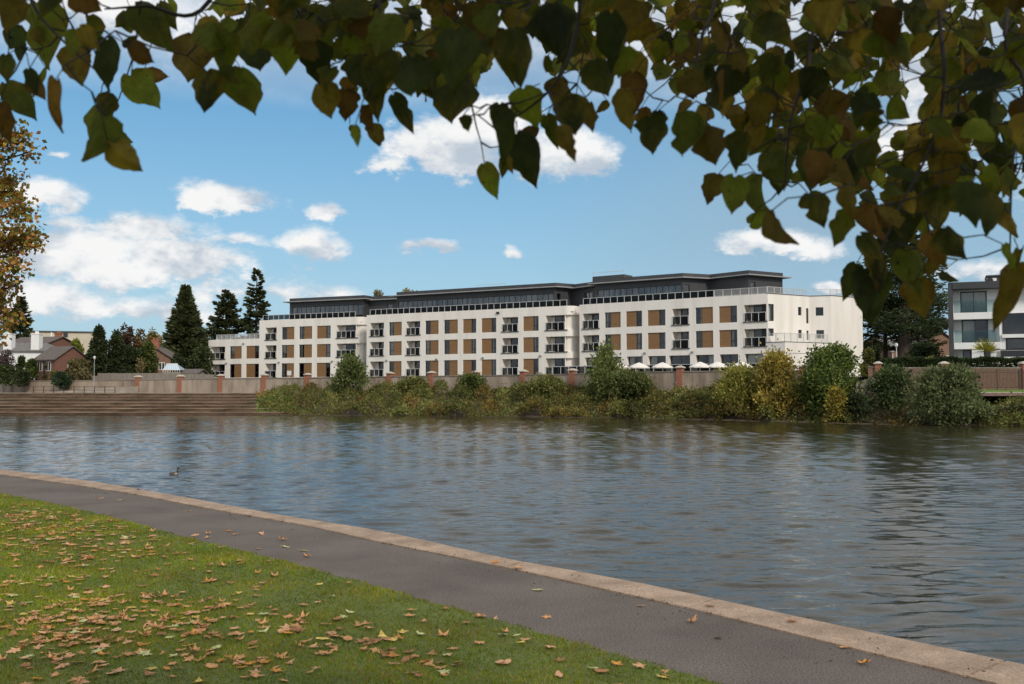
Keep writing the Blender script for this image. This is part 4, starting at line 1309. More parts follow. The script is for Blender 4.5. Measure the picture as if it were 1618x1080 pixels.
zc = lambda y, Y=Yc: zof(y, Y)
c = P2(-10, Yc)
# hipped white cottage: ridge runs across the view
house("cottage", "white rendered cottage with two tall white chimneys and grey hipped roof", (col(74) * Yc, Yc + 3.4), 6.8, 15.0, zc(553), zc(540), math.radians(90), "white", "slate", hip=2.0,
      chimneys=((-2.7, 2.0, .62, .62, zc(528), "plastic_white"), (-2.7, 6.25, .62, .62, zc(528), "plastic_white")),
      wins=(("l", 2.0, 3.0, 4.2, 5.6), ("l", 6.0, 7.2, 4.2, 5.6), ("l", 9.6, 10.7, 4.2, 5.6)))
Yb = 148.5
house("brick_house", "red brick house with a steep brown roof right of the white cottage", P2(113, Yb), 5.4, 5.0, zof(566, Yb), zof(546, Yb), math.radians(57), "brick3", "rooftile",
      wins=(("l", .6, 1.8, 4.6, 6.0), ("l", 2.8, 4.0, 4.6, 6.0), ("f", 2.0, 3.4, 4.4, 5.7)))
Yb = 176
house("brick_house", "distant brick house with dark roof behind the yellow green tree, below the pale hall", P2(96, Yb), 7.0, 9.0, zof(543, Yb), zof(531, Yb), math.radians(70), "brick3", "rooftile",
      chimneys=((0.3, 1.0, .45, .45, zof(527, Yb), "brick"),))
Yb = 158
house("brick_house", "brick house end with chimney between the big laurel hedge and the white greenhouse", P2(241.5, Yb), 5.4, 8.0, zof(563.5, Yb), zof(546, Yb), math.radians(6), "brick2", "rooftile",
      chimneys=((0.2, .5, .55, .45, zof(538, Yb), "brick"),), wins=(("f", 3.6, 4.5, 5.0, 6.2),))
Yb = 152
house("brick_house", "brick house with grey roof half hidden behind the cedar, right of the apartments", P2(1380, Yb), 7.5, 9.0, zof(550, Yb), zof(531, Yb), math.radians(-65), "brick2", "slate", wins=(("f", 2.0, 3.2, 4.2, 5.4),))
Yb = 150
house("brick_house", "brick and cream house in shade between the cedar trunks and the modern house", P2(1487, Yb), 7.0, 8.0, zof(545, Yb), zof(522, Yb), math.radians(10), "brick2", "rooftile", wins=(("f", 1.0, 2.6, 5.6, 7.0), ("f", 4.4, 6.0, 5.6, 7.0)))
# long pale hall far behind
Yb = 235
hp = Plane(P2(46, Yb), P2(150, Yb + 4))
hall = thing("hall", (hp.P.x, Yb, 2.0), "long pale flat-roofed hall on the skyline behind the cottages", "building")
mb = MB(); hp.box(mb, 0, hp.L, -14, 0, 2.4, zof(524, Yb)); mb.build("wall", M["beige"], hall)
mb = MB(); hp.box(mb, -.3, hp.L + .3, -14.3, .3, zof(524, Yb) + .002, zof(522, Yb)); mb.build("roof", M["roofgrey"], hall)
mb = MB(); hp.box(mb, hp.u(100), hp.u(107), .003, .25, zof(531, Yb), zof(524, Yb) - .004); mb.build("dark_panel", M["frame"], hall)  # raised near-black box in place of the dark notch
for px in (57, 80): 
    mb = MB(); hp.box(mb, hp.u(px), hp.u(px) + .35, .003, .2, 2.4, zof(524, Yb) - .004); mb.build("downpipe", M["plastic_white"], hall)

# greenhouse and shed
Yg = 150
g0, g1 = P2(257, Yg), P2(284, Yg)
gp = Plane(g0, g1)
gh = thing("greenhouse", (g0[0], g0[1], 3.0), "small white framed greenhouse beside the brick house end", "greenhouse")
ze, zr = zof(584.5, Yg), zof(574.5, Yg)
mb = MB(); gp.box(mb, 0, gp.L, -3.4, 0, 3.0, ze - .3); mb.build("base_wall", M["boards"], gh)
mb = MB()
for i in range(8):
    u = lerp(0.03, gp.L - .03, i / 7)
    gp.box(mb, u - .03, u + .03, -.06, .002, ze - .3, ze)
    a, b = gp.W(u - .03, 0, ze + .06), gp.W(u + .03, 0, ze + .06)
    u2 = lerp(.03, gp.L - 1.0, i / 7)
    c_, d = gp.W(u2 + .03, -1.7, zr + .05), gp.W(u2 - .03, -1.7, zr + .05)
    mb.quad(a, b, c_, d)
gp.box(mb, -.05, gp.L + .05, -.1, .05, ze + .002, ze + .1)
gp.box(mb, -.05, gp.L - .9, -1.75, -1.65, zr, zr + .1)
mb.build("frame", M["plastic_white"], gh)
mb = MB()
mb.quad(gp.W(0, 0, ze + .03), gp.W(gp.L, 0, ze + .03), gp.W(gp.L - 1, -1.7, zr), gp.W(0, -1.7, zr))
mb.quad(gp.W(0, -3.4, ze + .03), gp.W(gp.L, -3.4, ze + .03), gp.W(gp.L - 1, -1.7, zr), gp.W(0, -1.7, zr))
mb.poly([gp.W(gp.L, 0, ze + .03), gp.W(gp.L, -3.4, ze + .03), gp.W(gp.L - 1, -1.7, zr)])
M["ghglass"] = pmat("greenhouse_glazing", (.38, .50, .60), (.48, .60, .70), 1.5, .15)
mb.build("glazing", M["ghglass"], gh)
Ys = 152
house("shed", "low garden shed with brown pitched roof at the left end of the apartments", P2(318, Ys), 3.2, 3.4, zof(589, Ys), zof(582.5, Ys), math.radians(80), "boards", "rooftile", cat="shed")

# ---------------------------------------------------------------- fences, railings, posts
def board_fence(name, label, pts, tops, bots, mat="boards", pitch=.15, ang=0):
    """pts: list of (px, Y); vertical boards between them"""
    o0 = P2(*pts[0])
    t = thing(name, (o0[0], o0[1], 2.5), label, "fence")
    mb, pm = MB(), []
    rr = random.Random(4)
    for (a, b), (ta, tb), (ba, bb) in zip(zip(pts, pts[1:]), zip(tops, tops[1:]), zip(bots, bots[1:])):
        pl = Plane(P2(*a), P2(*b)); n = max(2, int(pl.L / pitch))
        for i in range(n):
            f = (i + .5) / n
            Y = lerp(a[1], b[1], f)
            zt = zof(lerp(ta, tb, f), Y) + rr.uniform(-.015, .015); z0 = zof(lerp(ba, bb, f), Y)
            d = rr.uniform(0, .02)
            pl.box(mb, pl.L * i / n, pl.L * (i + .94) / n, d, d + .022, z0, zt)
        pm.append(pl)
    mb.build("board_panel", M[mat], t)
    mb = MB()
    for pl, (ta, tb), (ba, bb), (a, b) in zip(pm, zip(tops, tops[1:]), zip(bots, bots[1:]), zip(pts, pts[1:])):
        for f in (.25, .8):
            za = lerp(zof(ba, a[1]), zof(ta, a[1]), f); zb = lerp(zof(bb, b[1]), zof(tb, b[1]), f)
            P = [pl.W(0, -.002, za), pl.W(pl.L, -.002, zb), pl.W(pl.L, -.07, zb), pl.W(0, -.07, za)]
            mb.hexa(P + [(p[0], p[1], p[2] + .09) for p in P])
    mb.build("rail", M[mat], t)
    return t
board_fence("fence", "long weathered board fence above the flood wall, below the tall hedge and conifers", [(118, 147), (154, 147), (154.2, 146.9), (258, 143)], [594, 593.5, 589.3, 589.2], [604, 604, 604, 603])
board_fence("fence", "weathered board fence below the greenhouse and shed, left of the apartments", [(258.5, 142), (338, 139)], [590.2, 591.2], [603, 602])
board_fence("fence", "grey board fence climbing the bank from the water to the brick wall", [(1353, 82), (1415, 91)], [604, 583.5], [631, 600])

def rail_fence(name, label, px0, px1, Y0, Y1, ytop, ybot, posts, rails, bars=0, mat="iron", post=.035):
    pl = Plane(P2(px0, Y0), P2(px1, Y1))
    t = thing(name, pl.W(0, 0, zof(ybot, Y0)), label, "railing")
    za, zb = zof(ybot, (Y0 + Y1) / 2), zof(ytop, (Y0 + Y1) / 2)
    for i in range(posts):
        u = lerp(.04, pl.L - .04, i / (posts - 1))
        mb = MB(); pl.box(mb, u - post, u + post, -post, post, za - .1, zb + .05)
        mb.build("post", M[mat], t)
    mb = MB()
    for f in rails: pl.box(mb, 0, pl.L, -.022, .022, lerp(za, zb, f) - .022, lerp(za, zb, f) + .022)
    mb.build("rail", M[mat], t)
    if bars:
        mb = MB(); n = int(pl.L / bars)
        for i in range(n):
            u = (i + .5) * pl.L / n
            pl.box(mb, u - .017, u + .017, -.011, .011, lerp(za, zb, .03), zb - .03)
        mb.build("bar_panel", M[mat], t)
    return t
rail_fence("railing", "black three-rail railing along the top of the river steps, below the cottages", 52.5, 182.5, 125.8, 125.2, 610.5, 622, 9, (.98, .52, .12))
rail_fence("railing", "tall black vertical-bar railing on the strip of lawn below the modern house", 1436, 1646, 88.5, 88, 584.5, 613.5, 7, (.97, .86, .05), bars=.115)

def post_lamp(label, px, Y, ytop, zb, mat, head):
    x, y = P2(px, Y)
    t = thing("street_lamp", (x, y, zb), label, "street lamp")
    zt = zof(ytop, Y)
    mb = MB(); mb.tube([(x, y, zb), (x, y, zb + 1.0), (x, y, zt - .1)], [.06, .05, .035], 8); mb.build("pole", M[mat], t)
    mb = MB()
    if head == "ball": mb.tube([(x, y, zt - .12), (x, y, zt - .05), (x, y, zt + .12), (x, y, zt + .28), (x, y, zt + .34)], [.05, .12, .17, .13, .03], 10)
    else: mb.tube([(x, y, zt - .1), (x, y, zt), (x, y, zt + .06)], [.06, .3, .05], 10)
    mb.build("lamp_head", M["steel"], t)
    return t
post_lamp("slim pale street lamp on the ramp in front of the weeping shrub", 148.6, 133, 566, 1.42, "eaves", "ball")
post_lamp("shorter pale lamp post under the cedar, left one of the pair", 1411.4, 101, 555, 3.0, "steel", "cap")
post_lamp("taller pale lamp post under the cedar, right one of the pair", 1417.4, 101, 547, 3.0, "steel", "ball")
x, y = P2(457, 129)
sg = thing("sign", (x, y, 1.4), "small pale square sign on a post standing in front of the flood wall", "sign")
mb = MB(); mb.tube([(x, y, 1.4), (x, y, zof(586, 129))], .035, 6); mb.build("post", M["steel"], sg)
mb = MB(); mb.box(-.28, .28, -.06, -.04, zof(592.5, 129), zof(585.5, 129), c=(x, y, 0)); mb.build("plate", M["steel"], sg)

# riverside lawn strip and timber edge on the right
mb = MB()
zA, zB = zof(620.6, 82), zof(614.6, 91)
A_, B_, C_, D_ = P2(1528, 82.2), P2(1760, 81.4), P2(1760, 90.2), P2(1440, 91.4)
mb.quad((*A_, zA), (*B_, zA), (*C_, zB), (*D_, zB))
mb.quad((*A_, zA - .25), (*D_, zB - .25), (*C_, zB - .25), (*B_, zA - .25))
mb.quad((*A_, zA - .25), (*A_, zA), (*D_, zB), (*D_, zB - .25))
struct(mb, "lawn", M["farlawn"])
dk = thing("deck", (*A_, zA), "dark timber edge of the raised lawn overhanging the bank at far right", "deck")
pl = Plane(A_, B_)
mb = MB(); pl.box(mb, -.1, pl.L, .003, .12, zA - .24, zA + .0); mb.build("edge_board", M["deck"], dk)
mb = MB(); pl.box(mb, -.1, pl.L, -.25, .14, zA + .003, zA + .06); mb.build("edge_strip", M["cap"], dk)
for i in range(5):
    u = .8 + i * 2.6
    mb = MB(); pl.box(mb, u, u + .16, -.5, -.34, WATER_Z - .3, zA - .25); mb.build("support_post", M["iron"], dk)

# ---------------------------------------------------------------- trees across the river
G_DK = [(.058, .070, .026, 2), (.078, .092, .034, 2), (.105, .12, .048, 1)]
G_MID = [(.045, .065, .022, 2), (.065, .085, .028, 2), (.09, .11, .035, 1)]
def zb(): return 2.9
def wpx(w, Y): return w * Y / F
def tree_at(px, Y, ytop): return (col(px) * Y, Y, 2.9), zof(ytop, Y) - 2.9
b, h = tree_at(291, 172, 455)
needle_tree("conifer", "broad dense dark conifer, a tall cone left of the apartments", "tree", b, h, lambda t: 5.3 * (1 - t) ** .92 * (.8 + .2 * min(1, t * 6)) + .12, lambda t: lerp(-.05, .9, t), 700, 56, .8, G_DK, 21, lat=.26, droop=.05, clump=.06)
b, h = tree_at(356, 186, 460)
needle_tree("cedar_tree", "cedar with flat spreading tiers just left of the tallest conifer", "tree", b, h, lambda t: 5.4 * (1 - t ** 1.9) * (.65 + .35 * min(1, t * 3)) + .5, lambda t: lerp(.08, .5, t), 210, 85, .62, G_DK, 22, tiers=8, lat=.30, droop=.15, tmin=.16, clump=.035, loose=True)
b, h = tree_at(404, 186, 425)
needle_tree("cedar_tree", "tallest open conifer with ragged drooping branches behind the apartments' left wing", "tree", b, h, lambda t: 5.9 * (1 - t) ** .95 * (.7 + .3 * min(1, t * 3)) + .3, lambda t: lerp(.0, .45, t), 190, 80, .60, G_DK, 23, lat=.22, droop=.3, tmin=.12, clump=.035, loose=True)
b, h = tree_at(30, 190, 468)
needle_tree("conifer", "dark ragged conifer behind the autumn tree above the white cottage", "tree", b, h, lambda t: 5.2 * (1 - t) ** .8 + .2, lambda t: lerp(.0, .45, t), 200, 75, .6, G_DK, 24, lat=.24, droop=.3, tmin=.1, clump=.035, loose=True)
b, h = tree_at(1430, 131, 340)
needle_tree("cedar_tree", "large spreading cedar between the apartments and the modern house", "tree", b, h, lambda t: 8.8 * (1 - t ** 2.2) + .6, lambda t: lerp(.05, .5, t), 290, 125, .46, [(.046, .064, .026, 2), (.062, .085, .035, 2), (.085, .11, .045, 1)], 25, tiers=9, lat=.30, droop=.2, tmin=.26, r0=.045, clump=.035, loose=True)
b, h = tree_at(1400, 134, 446)
needle_tree("cedar_tree", "slimmer dark conifer with a bare lower trunk, left beside the large cedar", "tree", b, h, lambda t: 4.0 * (1 - t ** 2) + .4, lambda t: lerp(.05, .5, t), 110, 70, .42, G_DK, 26, tiers=8, lat=.24, droop=.2, tmin=.30, r0=.03, clump=.035, loose=True)
b, h = tree_at(1452, 136, 452)
needle_tree("cedar_tree", "forked dark conifer standing behind the large cedar, towards the modern house", "tree", b, h, lambda t: 4.4 * (1 - t ** 2) + .4, lambda t: lerp(.05, .5, t), 110, 70, .42, G_DK, 27, tiers=8, lat=.24, droop=.2, tmin=.30, r0=.03, clump=.035, loose=True)

def bl(name, label, px, Y, ytop, w, cols, n=4000, leaf=.42, seed=1, base=2.9, **k):
    return broadleaf(name, label, k.pop("cat", "tree"), (col(px) * Y, Y, base), zof(ytop, Y) - base, wpx(w, Y), cols, n, leaf, seed, **k)
CY = [(.036, .050, .018, 2), (.050, .068, .024, 2), (.068, .088, .032, 1)]
bl("cypress", "dark green cypress, the left and taller of the pair above the board fence", 155, 150, 515, 44, CY, 8000, .42, 31, prof=SPIRE, nl=60, size=.36)
bl("cypress", "dark green cypress, the right and shorter of the pair above the board fence", 183, 150.5, 522, 40, CY, 7500, .42, 32, prof=SPIRE, nl=60, size=.36)
bl("hedge_tree", "tall dark laurel hedge beside the two cypresses", 205, 152, 544, 40, CY, 5000, .42, 33, prof=DOME, nl=50, size=.36)
bl("hedge_tree", "yellow green topped tall hedge in front of the brick house end", 232, 151, 541, 36, [(.075, .10, .02, 2), (.05, .075, .02, 2), (.13, .14, .025, 1)], 4500, .42, 34, prof=DOME, nl=50, size=.36)
bl("tree", "purple red leaved tree on the skyline behind the tall hedge", 199, 188, 511, 28, [(.085, .052, .035, 2), (.12, .08, .04, 1)], 2200, .5, 35, size=.4)
bl("tree", "orange autumn tree on the skyline behind the tall hedge", 219, 190, 512, 30, [(.20, .12, .04, 2), (.13, .10, .035, 1)], 2200, .5, 36, size=.4)
bl("tree", "yellow autumn tree on the skyline beside the big dark conifer", 244, 189, 513, 34, [(.22, .16, .04, 2), (.14, .13, .035, 1)], 2600, .5, 37, size=.4)
bl("tree", "bright yellow green tree beside the brick house with brown roof", 120, 166, 531, 25, [(.20, .22, .03, 2), (.15, .18, .03, 1)], 2600, .42, 38, size=.38, nl=30)
bl("tree", "mid green bushy tree between the big conifer and the apartments", 318, 160, 543, 44, G_MID, 3200, .45, 39, trunk_h=.1, nl=34)
bl("bush", "dark green bush at the foot of the big conifer, behind the greenhouse", 284, 160, 558, 46, CY, 3200, .42, 40, trunk_h=.05, nl=34, cat="bush")
bl("weeping_tree", "brownish weeping tree trailing its branches behind the pale street lamp", 124, 144, 566, 44, [(.13, .105, .04, 2), (.09, .085, .03, 2), (.16, .13, .05, 1)], 5200, .55, 41, trunk_h=.12, nl=34, droop=1.6, size=.36, prof=DOME)
bl("bush", "round clipped dark green bush right of the white cottage", 79, 148, 571, 21, CY, 2200, .34, 42, prof=DOME, cat="bush", nl=30, size=.4)
bl("bush", "conical yellow green bush in front of the white cottage", 49, 147, 567, 22, [(.085, .11, .02, 2), (.06, .085, .02, 1)], 2400, .34, 43, prof=DOME, cat="bush", nl=30, size=.36)
bl("bush", "pointed green bush left of the conical one below the white cottage", 33, 148, 563, 18, [(.06, .085, .025, 2), (.045, .065, .02, 1)], 2000, .34, 44, prof=DOME, cat="bush", nl=28, size=.36)
bl("bush", "bare purplish bush at the left edge in front of the white cottage", 8, 147, 553, 34, [(.11, .075, .07, 2), (.075, .05, .05, 1)], 1900, .35, 45, prof=DOME, cat="bush", nl=34, size=.34)
bl("bush", "low dark green bush spilling over the beige garden wall", 36, 145, 587, 26, CY, 2200, .32, 46, base=2.7, prof=DOME, cat="bush", nl=24, size=.42)
bl("ivy", "dark ivy hanging over the pale wall behind the black railing", 97, 141.5, 588, 34, [(.03, .055, .025, 2), (.05, .08, .03, 1)], 2200, .30, 47, base=2.2, prof=DOME, cat="ivy", nl=24, size=.42, dw=1.6)
bl("bush", "small yellow green shrub above the ivy on the pale wall", 84, 146, 586, 10, [(.16, .17, .03, 1), (.12, .14, .03, 1)], 700, .28, 48, prof=DOME, cat="bush", nl=14, size=.42)
bl("bush", "low green shrubs at far left below the cottage", 8, 146, 577, 40, G_MID, 2600, .34, 49, prof=DOME, cat="bush", nl=26, size=.42)
bl("sapling", "thin sapling with sparse yellow leaves in front of the tall hedge", 222, 145, 560, 20, [(.26, .20, .08, 1), (.20, .15, .06, 1)], 420, .28, 50, trunk_h=.2, cat="sapling", nl=24, size=.3)
bl("tree", "small yellow tree top showing above the roof of the apartments' left wing", 600, 205, 449, 40, [(.30, .22, .06, 2), (.20, .17, .05, 1)], 2600, .42, 51, size=.3, prof=DOME)
bl("tree", "wider golden tree top showing above the apartments' middle roof", 652, 205, 444, 80, [(.32, .23, .05, 2), (.24, .17, .04, 2), (.17, .16, .04, 1)], 6000, .5, 52, size=.3, prof=DOME)
bl("bush", "dark bush in shade under the cedar, beside the apartments' end wall", 1382, 116, 548, 34, CY, 2600, .32, 53, prof=DOME, cat="bush", nl=26, size=.4)
bl("bush", "olive yellow shrub beside the right end wall of the apartments", 1372, 108, 550, 30, [(.14, .14, .03, 2), (.10, .11, .03, 1)], 1900, .28, 54, prof=DOME, cat="bush", nl=26, size=.34)
bl("bush", "dark bushes in shade between the cedar trunks and the modern house", 1462, 117, 540, 70, CY, 4200, .34, 55, prof=DOME, cat="bush", nl=30, size=.4)
bl("bush", "broad low dark bush under the large cedar behind the brick wall", 1425, 112, 566, 90, G_DK, 4200, .3, 57, prof=DOME, cat="bush", nl=34, size=.36)
bl("bush", "small bright yellow green shrub on the garden wall left of the clipped hedge", 1472, 96.5, 563, 24, [(.20, .20, .04, 1), (.15, .17, .04, 1)], 1100, .24, 56, prof=DOME, cat="bush", nl=18, size=.42)
# a far belt of trees closing the horizon at both sides
rng = np.random.default_rng(77)
def belt(name, label, pxa, pxb, Y, ytop, cols, n, seed):
    rng = np.random.default_rng(seed)
    lumps = []
    for i in range(26):
        px = lerp(pxa, pxb, (i + .5) / 26)
        zt = zof(ytop + rng.uniform(-5, 9), Y)
        r = (zt - 2.5) / 2
        lumps.append((col(px) * Y, Y + rng.uniform(-4, 4), 2.5 + r, (col(pxb) - col(pxa)) * Y / 26 * 1.2, 4, r))
    P, D, idx = lump_points(rng, lumps, n)
    V, Fq, tc = rhombs(P, unit(D + rng.normal(size=P.shape) * .6), rng.uniform(.5, 1.3, n), .6, palette(rng, n, cols), rng)
    o = np_mesh(name, V, Fq, tc, M["foliage"], None, loc=(col((pxa + pxb) / 2) * Y, Y, 2.5))
    tag(o, label, "woodland", kind="stuff")
belt("woodland", "distant belt of dull green trees beyond the cottages on the left", -500, 345, 262, 541, [(.05, .065, .03, 2), (.09, .085, .035, 1)], 9000, 61)
belt("woodland", "distant belt of dark trees beyond the modern house on the right", 1345, 2100, 165, 536, [(.035, .05, .022, 2), (.055, .065, .03, 1)], 9000, 62)
# ---------------------------------------------------------------- scrub on the far bank
rng = np.random.default_rng(81)
def bank_np(px, w):
    y0 = np.interp(px, [-900, 0, 430, 700, 1000, 1150, 1300, 1450, 1618, 2300], [ywater(q) for q in (-900, 0, 430, 700, 1000, 1150, 1300, 1450, 1618, 2300)])
    y1 = np.interp(px, [p[0] for p in YWALL], [p[1] for p in YWALL])
    Y = y0 + (y1 - y0) * w
    zt = np.interp(px, [430, 1300, 1345, 1618], [1.4, 1.5, 1.3, 1.2])
    z = (WATER_Z - .3) + (zt - WATER_Z + .3) * np.minimum(1, w * 1.15) ** .75
    k = (px - 809) / F / (CP + (60 / F) * SP)
    return np.stack([k * Y, Y, z], 1)
def scrub(n, pxa, pxb, wa, wb, hmax, cols, seed, size, lowcols):
    rng = np.random.default_rng(seed)
    px = rng.uniform(pxa, pxb, n); w = wa + (wb - wa) * rng.uniform(0, 1, n) ** 1.25
    P = bank_np(px, w)
    # mounded surface: sum of random bumps
    nb = int((pxb - pxa) / 7)
    bp = rng.uniform(pxa, pxb, nb); bw = rng.uniform(wa, wb, nb); br = rng.uniform(10, 26, nb); bh = rng.uniform(.3, 1.0, nb); bc = rng.normal(size=nb) * .22
    bpal = rng.uniform(0, 1, nb)
    H = np.zeros(n); T = np.zeros(n); Y_ = np.zeros(n)
    for i in range(nb):
        d2 = ((px - bp[i]) / br[i]) ** 2 + ((w - bw[i]) / .22) ** 2
        q = bh[i] * np.clip(1 - d2, 0, 1)
        better = q > H
        H = np.maximum(H, q); T = np.where(better, bc[i], T); Y_ = np.where(better, bpal[i], Y_)
    edge = np.clip((px - pxa) / 40, 0.15, 1) * np.clip((pxb - px) / 15, .3, 1)
    P[:, 2] += H * hmax * edge - np.abs(rng.normal(size=n)) * .28 + .1 + (rng.uniform(0, 1, n) < .05) * rng.uniform(0, .7, n)
    P[:, :2] += rng.normal(size=(n, 2)) * .12
    tint = palette(rng, n, cols)
    low = palette(rng, n, lowcols)
    use = (rng.uniform(0, 1, n) < np.clip(.75 - w * 1.6, 0, .7) * (Y_ > .45)) | (Y_ > .86)
    tint = np.where(use[:, None], low, tint) * (1 + T)[:, None]
    A = unit(rng.normal(size=(n, 3)) * .7 + np.array([0, -.55, .35]))
    return rhombs(P, A, size * rng.uniform(.6, 1.5, n), size * .6, np.clip(tint, .004, .6), rng)
SCR = [(.125, .155, .034, 3), (.165, .175, .042, 3), (.22, .20, .06, 2.4), (.085, .115, .03, 1.3), (.23, .175, .07, 1.8)]
LOW = [(.21, .17, .04, 3), (.26, .18, .045, 1), (.17, .10, .04, 2), (.16, .15, .04, 3), (.28, .14, .04, 1)]
V1, F1, T1 = scrub(95000, 418, 1345, .012, 1.0, 1.55, SCR, 82, .24, LOW)
V2, F2, T2 = scrub(7000, 405, 470, .01, .8, .55, [(.09, .15, .03, 3), (.12, .17, .035, 2), (.15, .15, .05, 1)], 83, .26, LOW)
V3, F3, T3 = scrub(7000, 1345, 1460, .0, .9, .45, [(.075, .085, .025, 2), (.10, .075, .04, 2), (.06, .06, .025, 1)], 84, .22, LOW)
V4, F4, T4 = scrub(14000, 1545, 1800, .0, .55, 1.2, SCR, 85, .24, LOW)
V = np.concatenate([V1, V2, V3, V4]); Tt = np.concatenate([T1, T2, T3, T4])
Fq = np.arange(len(V)).reshape(-1, 4)
us = np_mesh("undergrowth", V, Fq, Tt, M["foliage"], None, loc=(0, 95, 0))
tag(us, "tangled green and rusty brambles covering the whole river bank below the flood wall", "undergrowth", kind="stuff")

# stone edge at the foot of the bank
mb = MB()
rr = random.Random(3)
for a in range(415, 1420, 7):
    Y = ywater(a) - .25
    x = col(a) * Y
    w = rr.uniform(.22, .5)
    mb.box(-w, w, -.25, .3, WATER_Z - .4, WATER_Z + rr.uniform(-.12, .10), rot=rr.uniform(-.25, .1) - .2, c=(x, Y, 0))
es = mb.build("bank_edge", M["earth"], None); es["kind"] = "structure"

# ---------------------------------------------------------------- shrubs one can tell apart on the bank
def shrub(name, label, px, w_, ytop, wd, cols, n, leaf, seed, cat="shrub", **k):
    b = bank(px, w_)
    return broadleaf(name, label, cat, (b.x, b.y, b.z - .1), zof(ytop, b.y) - b.z, wpx(wd, b.y), cols, n, leaf, seed, prof=k.pop("prof", DOME), fuzz=k.pop("fuzz", .22), **k)
shrub("shrub", "tall loose green shrub rising in front of the gap between left and middle wings", 552, .70, 566, 54, [(0.104, 0.142, 0.042, 2), (0.151, 0.189, 0.056, 2), (0.189, 0.189, 0.066, 1)], 4200, .34, 91, nl=50, size=.24, prof=FEATHER, droop=-.6, fuzz=.5)
shrub("shrub", "low rounded shrub on the bank, left of the middle wing's first brick pier", 652, .72, 598, 60, SCR, 3000, .3, 92, nl=28)
shrub("shrub", "yellowish green shrub peaking above the flood wall below the middle wing", 745, .70, 592, 50, [(0.131, 0.167, 0.043, 2), (0.102, 0.131, 0.036, 2)], 3200, .3, 93, nl=28)
shrub("shrub", "dark rounded shrub left of the tall feathery one, below the middle wing's end", 862, .70, 595, 84, SCR, 4200, .3, 94, nl=30)
shrub("willow_shrub", "tall feathery pale green willow shrub in front of the right wing", 958, .66, 552, 54, [(0.216, 0.255, 0.078, 3), (0.166, 0.205, 0.069, 2), (0.274, 0.293, 0.097, 1)], 4200, .36, 95, nl=60, size=.24, droop=-.9, prof=FEATHER, fuzz=.5)
shrub("shrub", "broad dark green mound of shrub at the foot of the feathery willow", 992, .55, 588, 100, [(0.078, 0.108, 0.031, 3), (0.113, 0.139, 0.038, 2), (0.174, 0.157, 0.052, 1)], 5200, .3, 96, nl=34)
shrub("willow_shrub", "yellow green willow shrub, left part of the autumn pair near the parasols", 1168, .22, 582, 72, [(0.320, 0.311, 0.066, 3), (0.246, 0.235, 0.056, 2), (0.377, 0.311, 0.075, 1)], 7500, .28, 97, nl=80, size=.22, droop=-.7, fuzz=.4)
shrub("willow_shrub", "orange yellow willow shrub, right part of the autumn pair near the parasols", 1228, .20, 562, 72, [(0.365, 0.287, 0.061, 3), (0.278, 0.244, 0.052, 2), (0.418, 0.278, 0.061, 1)], 7500, .28, 98, nl=80, size=.22, droop=-.7, fuzz=.4)
shrub("shrub", "large bushy bright green shrub below the right end of the apartments", 1312, .30, 544, 112, [(0.123, 0.167, 0.036, 3), (0.087, 0.123, 0.032, 2), (0.174, 0.217, 0.043, 2)], 12000, .28, 99, nl=80, size=.24)
shrub("shrub", "small golden shrub at the water's edge in front of the large green one", 1322, .04, 612, 34, [(0.348, 0.275, 0.043, 2), (0.246, 0.217, 0.043, 1)], 1500, .24, 100, nl=22)
shrub("shrub", "low dark shrub at the foot of the grey board fence", 1350, .12, 624, 46, CY, 2400, .24, 101, nl=22)
shrub("shrub", "dark green shrub leaning on the grey board fence", 1412, .42, 579, 76, [(0.065, 0.094, 0.032, 2), (0.094, 0.123, 0.043, 2)], 5000, .26, 102, nl=34)
shrub("willow_shrub", "grey green domed willow bush at the water in front of the black railing", 1501, .10, 580, 128, [(0.148, 0.174, 0.070, 3), (0.113, 0.139, 0.052, 2), (0.209, 0.235, 0.096, 1)], 13000, .27, 103, nl=90, size=.22, droop=-.45)
shrub("shrub", "reddish green bramble clump below the timber edge at far right", 1604, .12, 640, 60, [(0.102, 0.123, 0.043, 2), (0.174, 0.087, 0.051, 1), (0.072, 0.102, 0.029, 2)], 2600, .22, 104, nl=24)

# ---------------------------------------------------------------- autumn tree on the near bank, at the left edge
rng = np.random.default_rng(111)
TY = 19.0
tb = (col(-140) * TY, TY, 0.03)
at_t = thing("autumn_tree", tb, "autumn tree with yellow and orange leaves reaching in from the left edge", "tree")
lp = []
for (px, py, r) in ((-5, 225, 34), (25, 215, 26), (45, 240, 16), (-20, 290, 60), (15, 300, 30), (30, 330, 24), (45, 372, 26), (10, 380, 45), (25, 420, 22), (-25, 440, 50), (-5, 470, 30), (12, 500, 24), (-20, 520, 34), (20, 452, 12), (52, 388, 14),
                    (-90, 260, 90), (-110, 400, 100), (-190, 300, 110), (-220, 430, 100), (-130, 160, 100), (-240, 180, 100), (-300, 330, 90)):
    q = at(px, py, TY + rng.uniform(-.5, .8)); rr_ = r * TY / F
    lp.append((q.x, q.y, q.z, rr_, rr_ * 1.3, rr_ * .9))
mb = MB()
top = Vector((tb[0] + .3, TY, 8.2))
mb.tube([tb, (tb[0] + .05, TY, 2.5), (tb[0] + .2, TY, 5.5), top], [.26, .2, .13, .03], 10)
for L in lp:
    e = Vector(L[:3]); s = Vector((tb[0] + .15, TY, min(max(e.z - 1.2, 1.9), 6.5)))
    mb.tube([s, lerp(s, e, .5) + Vector((0, 0, .25)), e, e + (e - s) * .12], [.05, .03, .012, .004], 5)
mb.build("trunk", M["bark"], at_t, True)
n = 26000
P, D, idx = lump_points(rng, lp, n, .55)
P += rng.normal(size=P.shape) * .07
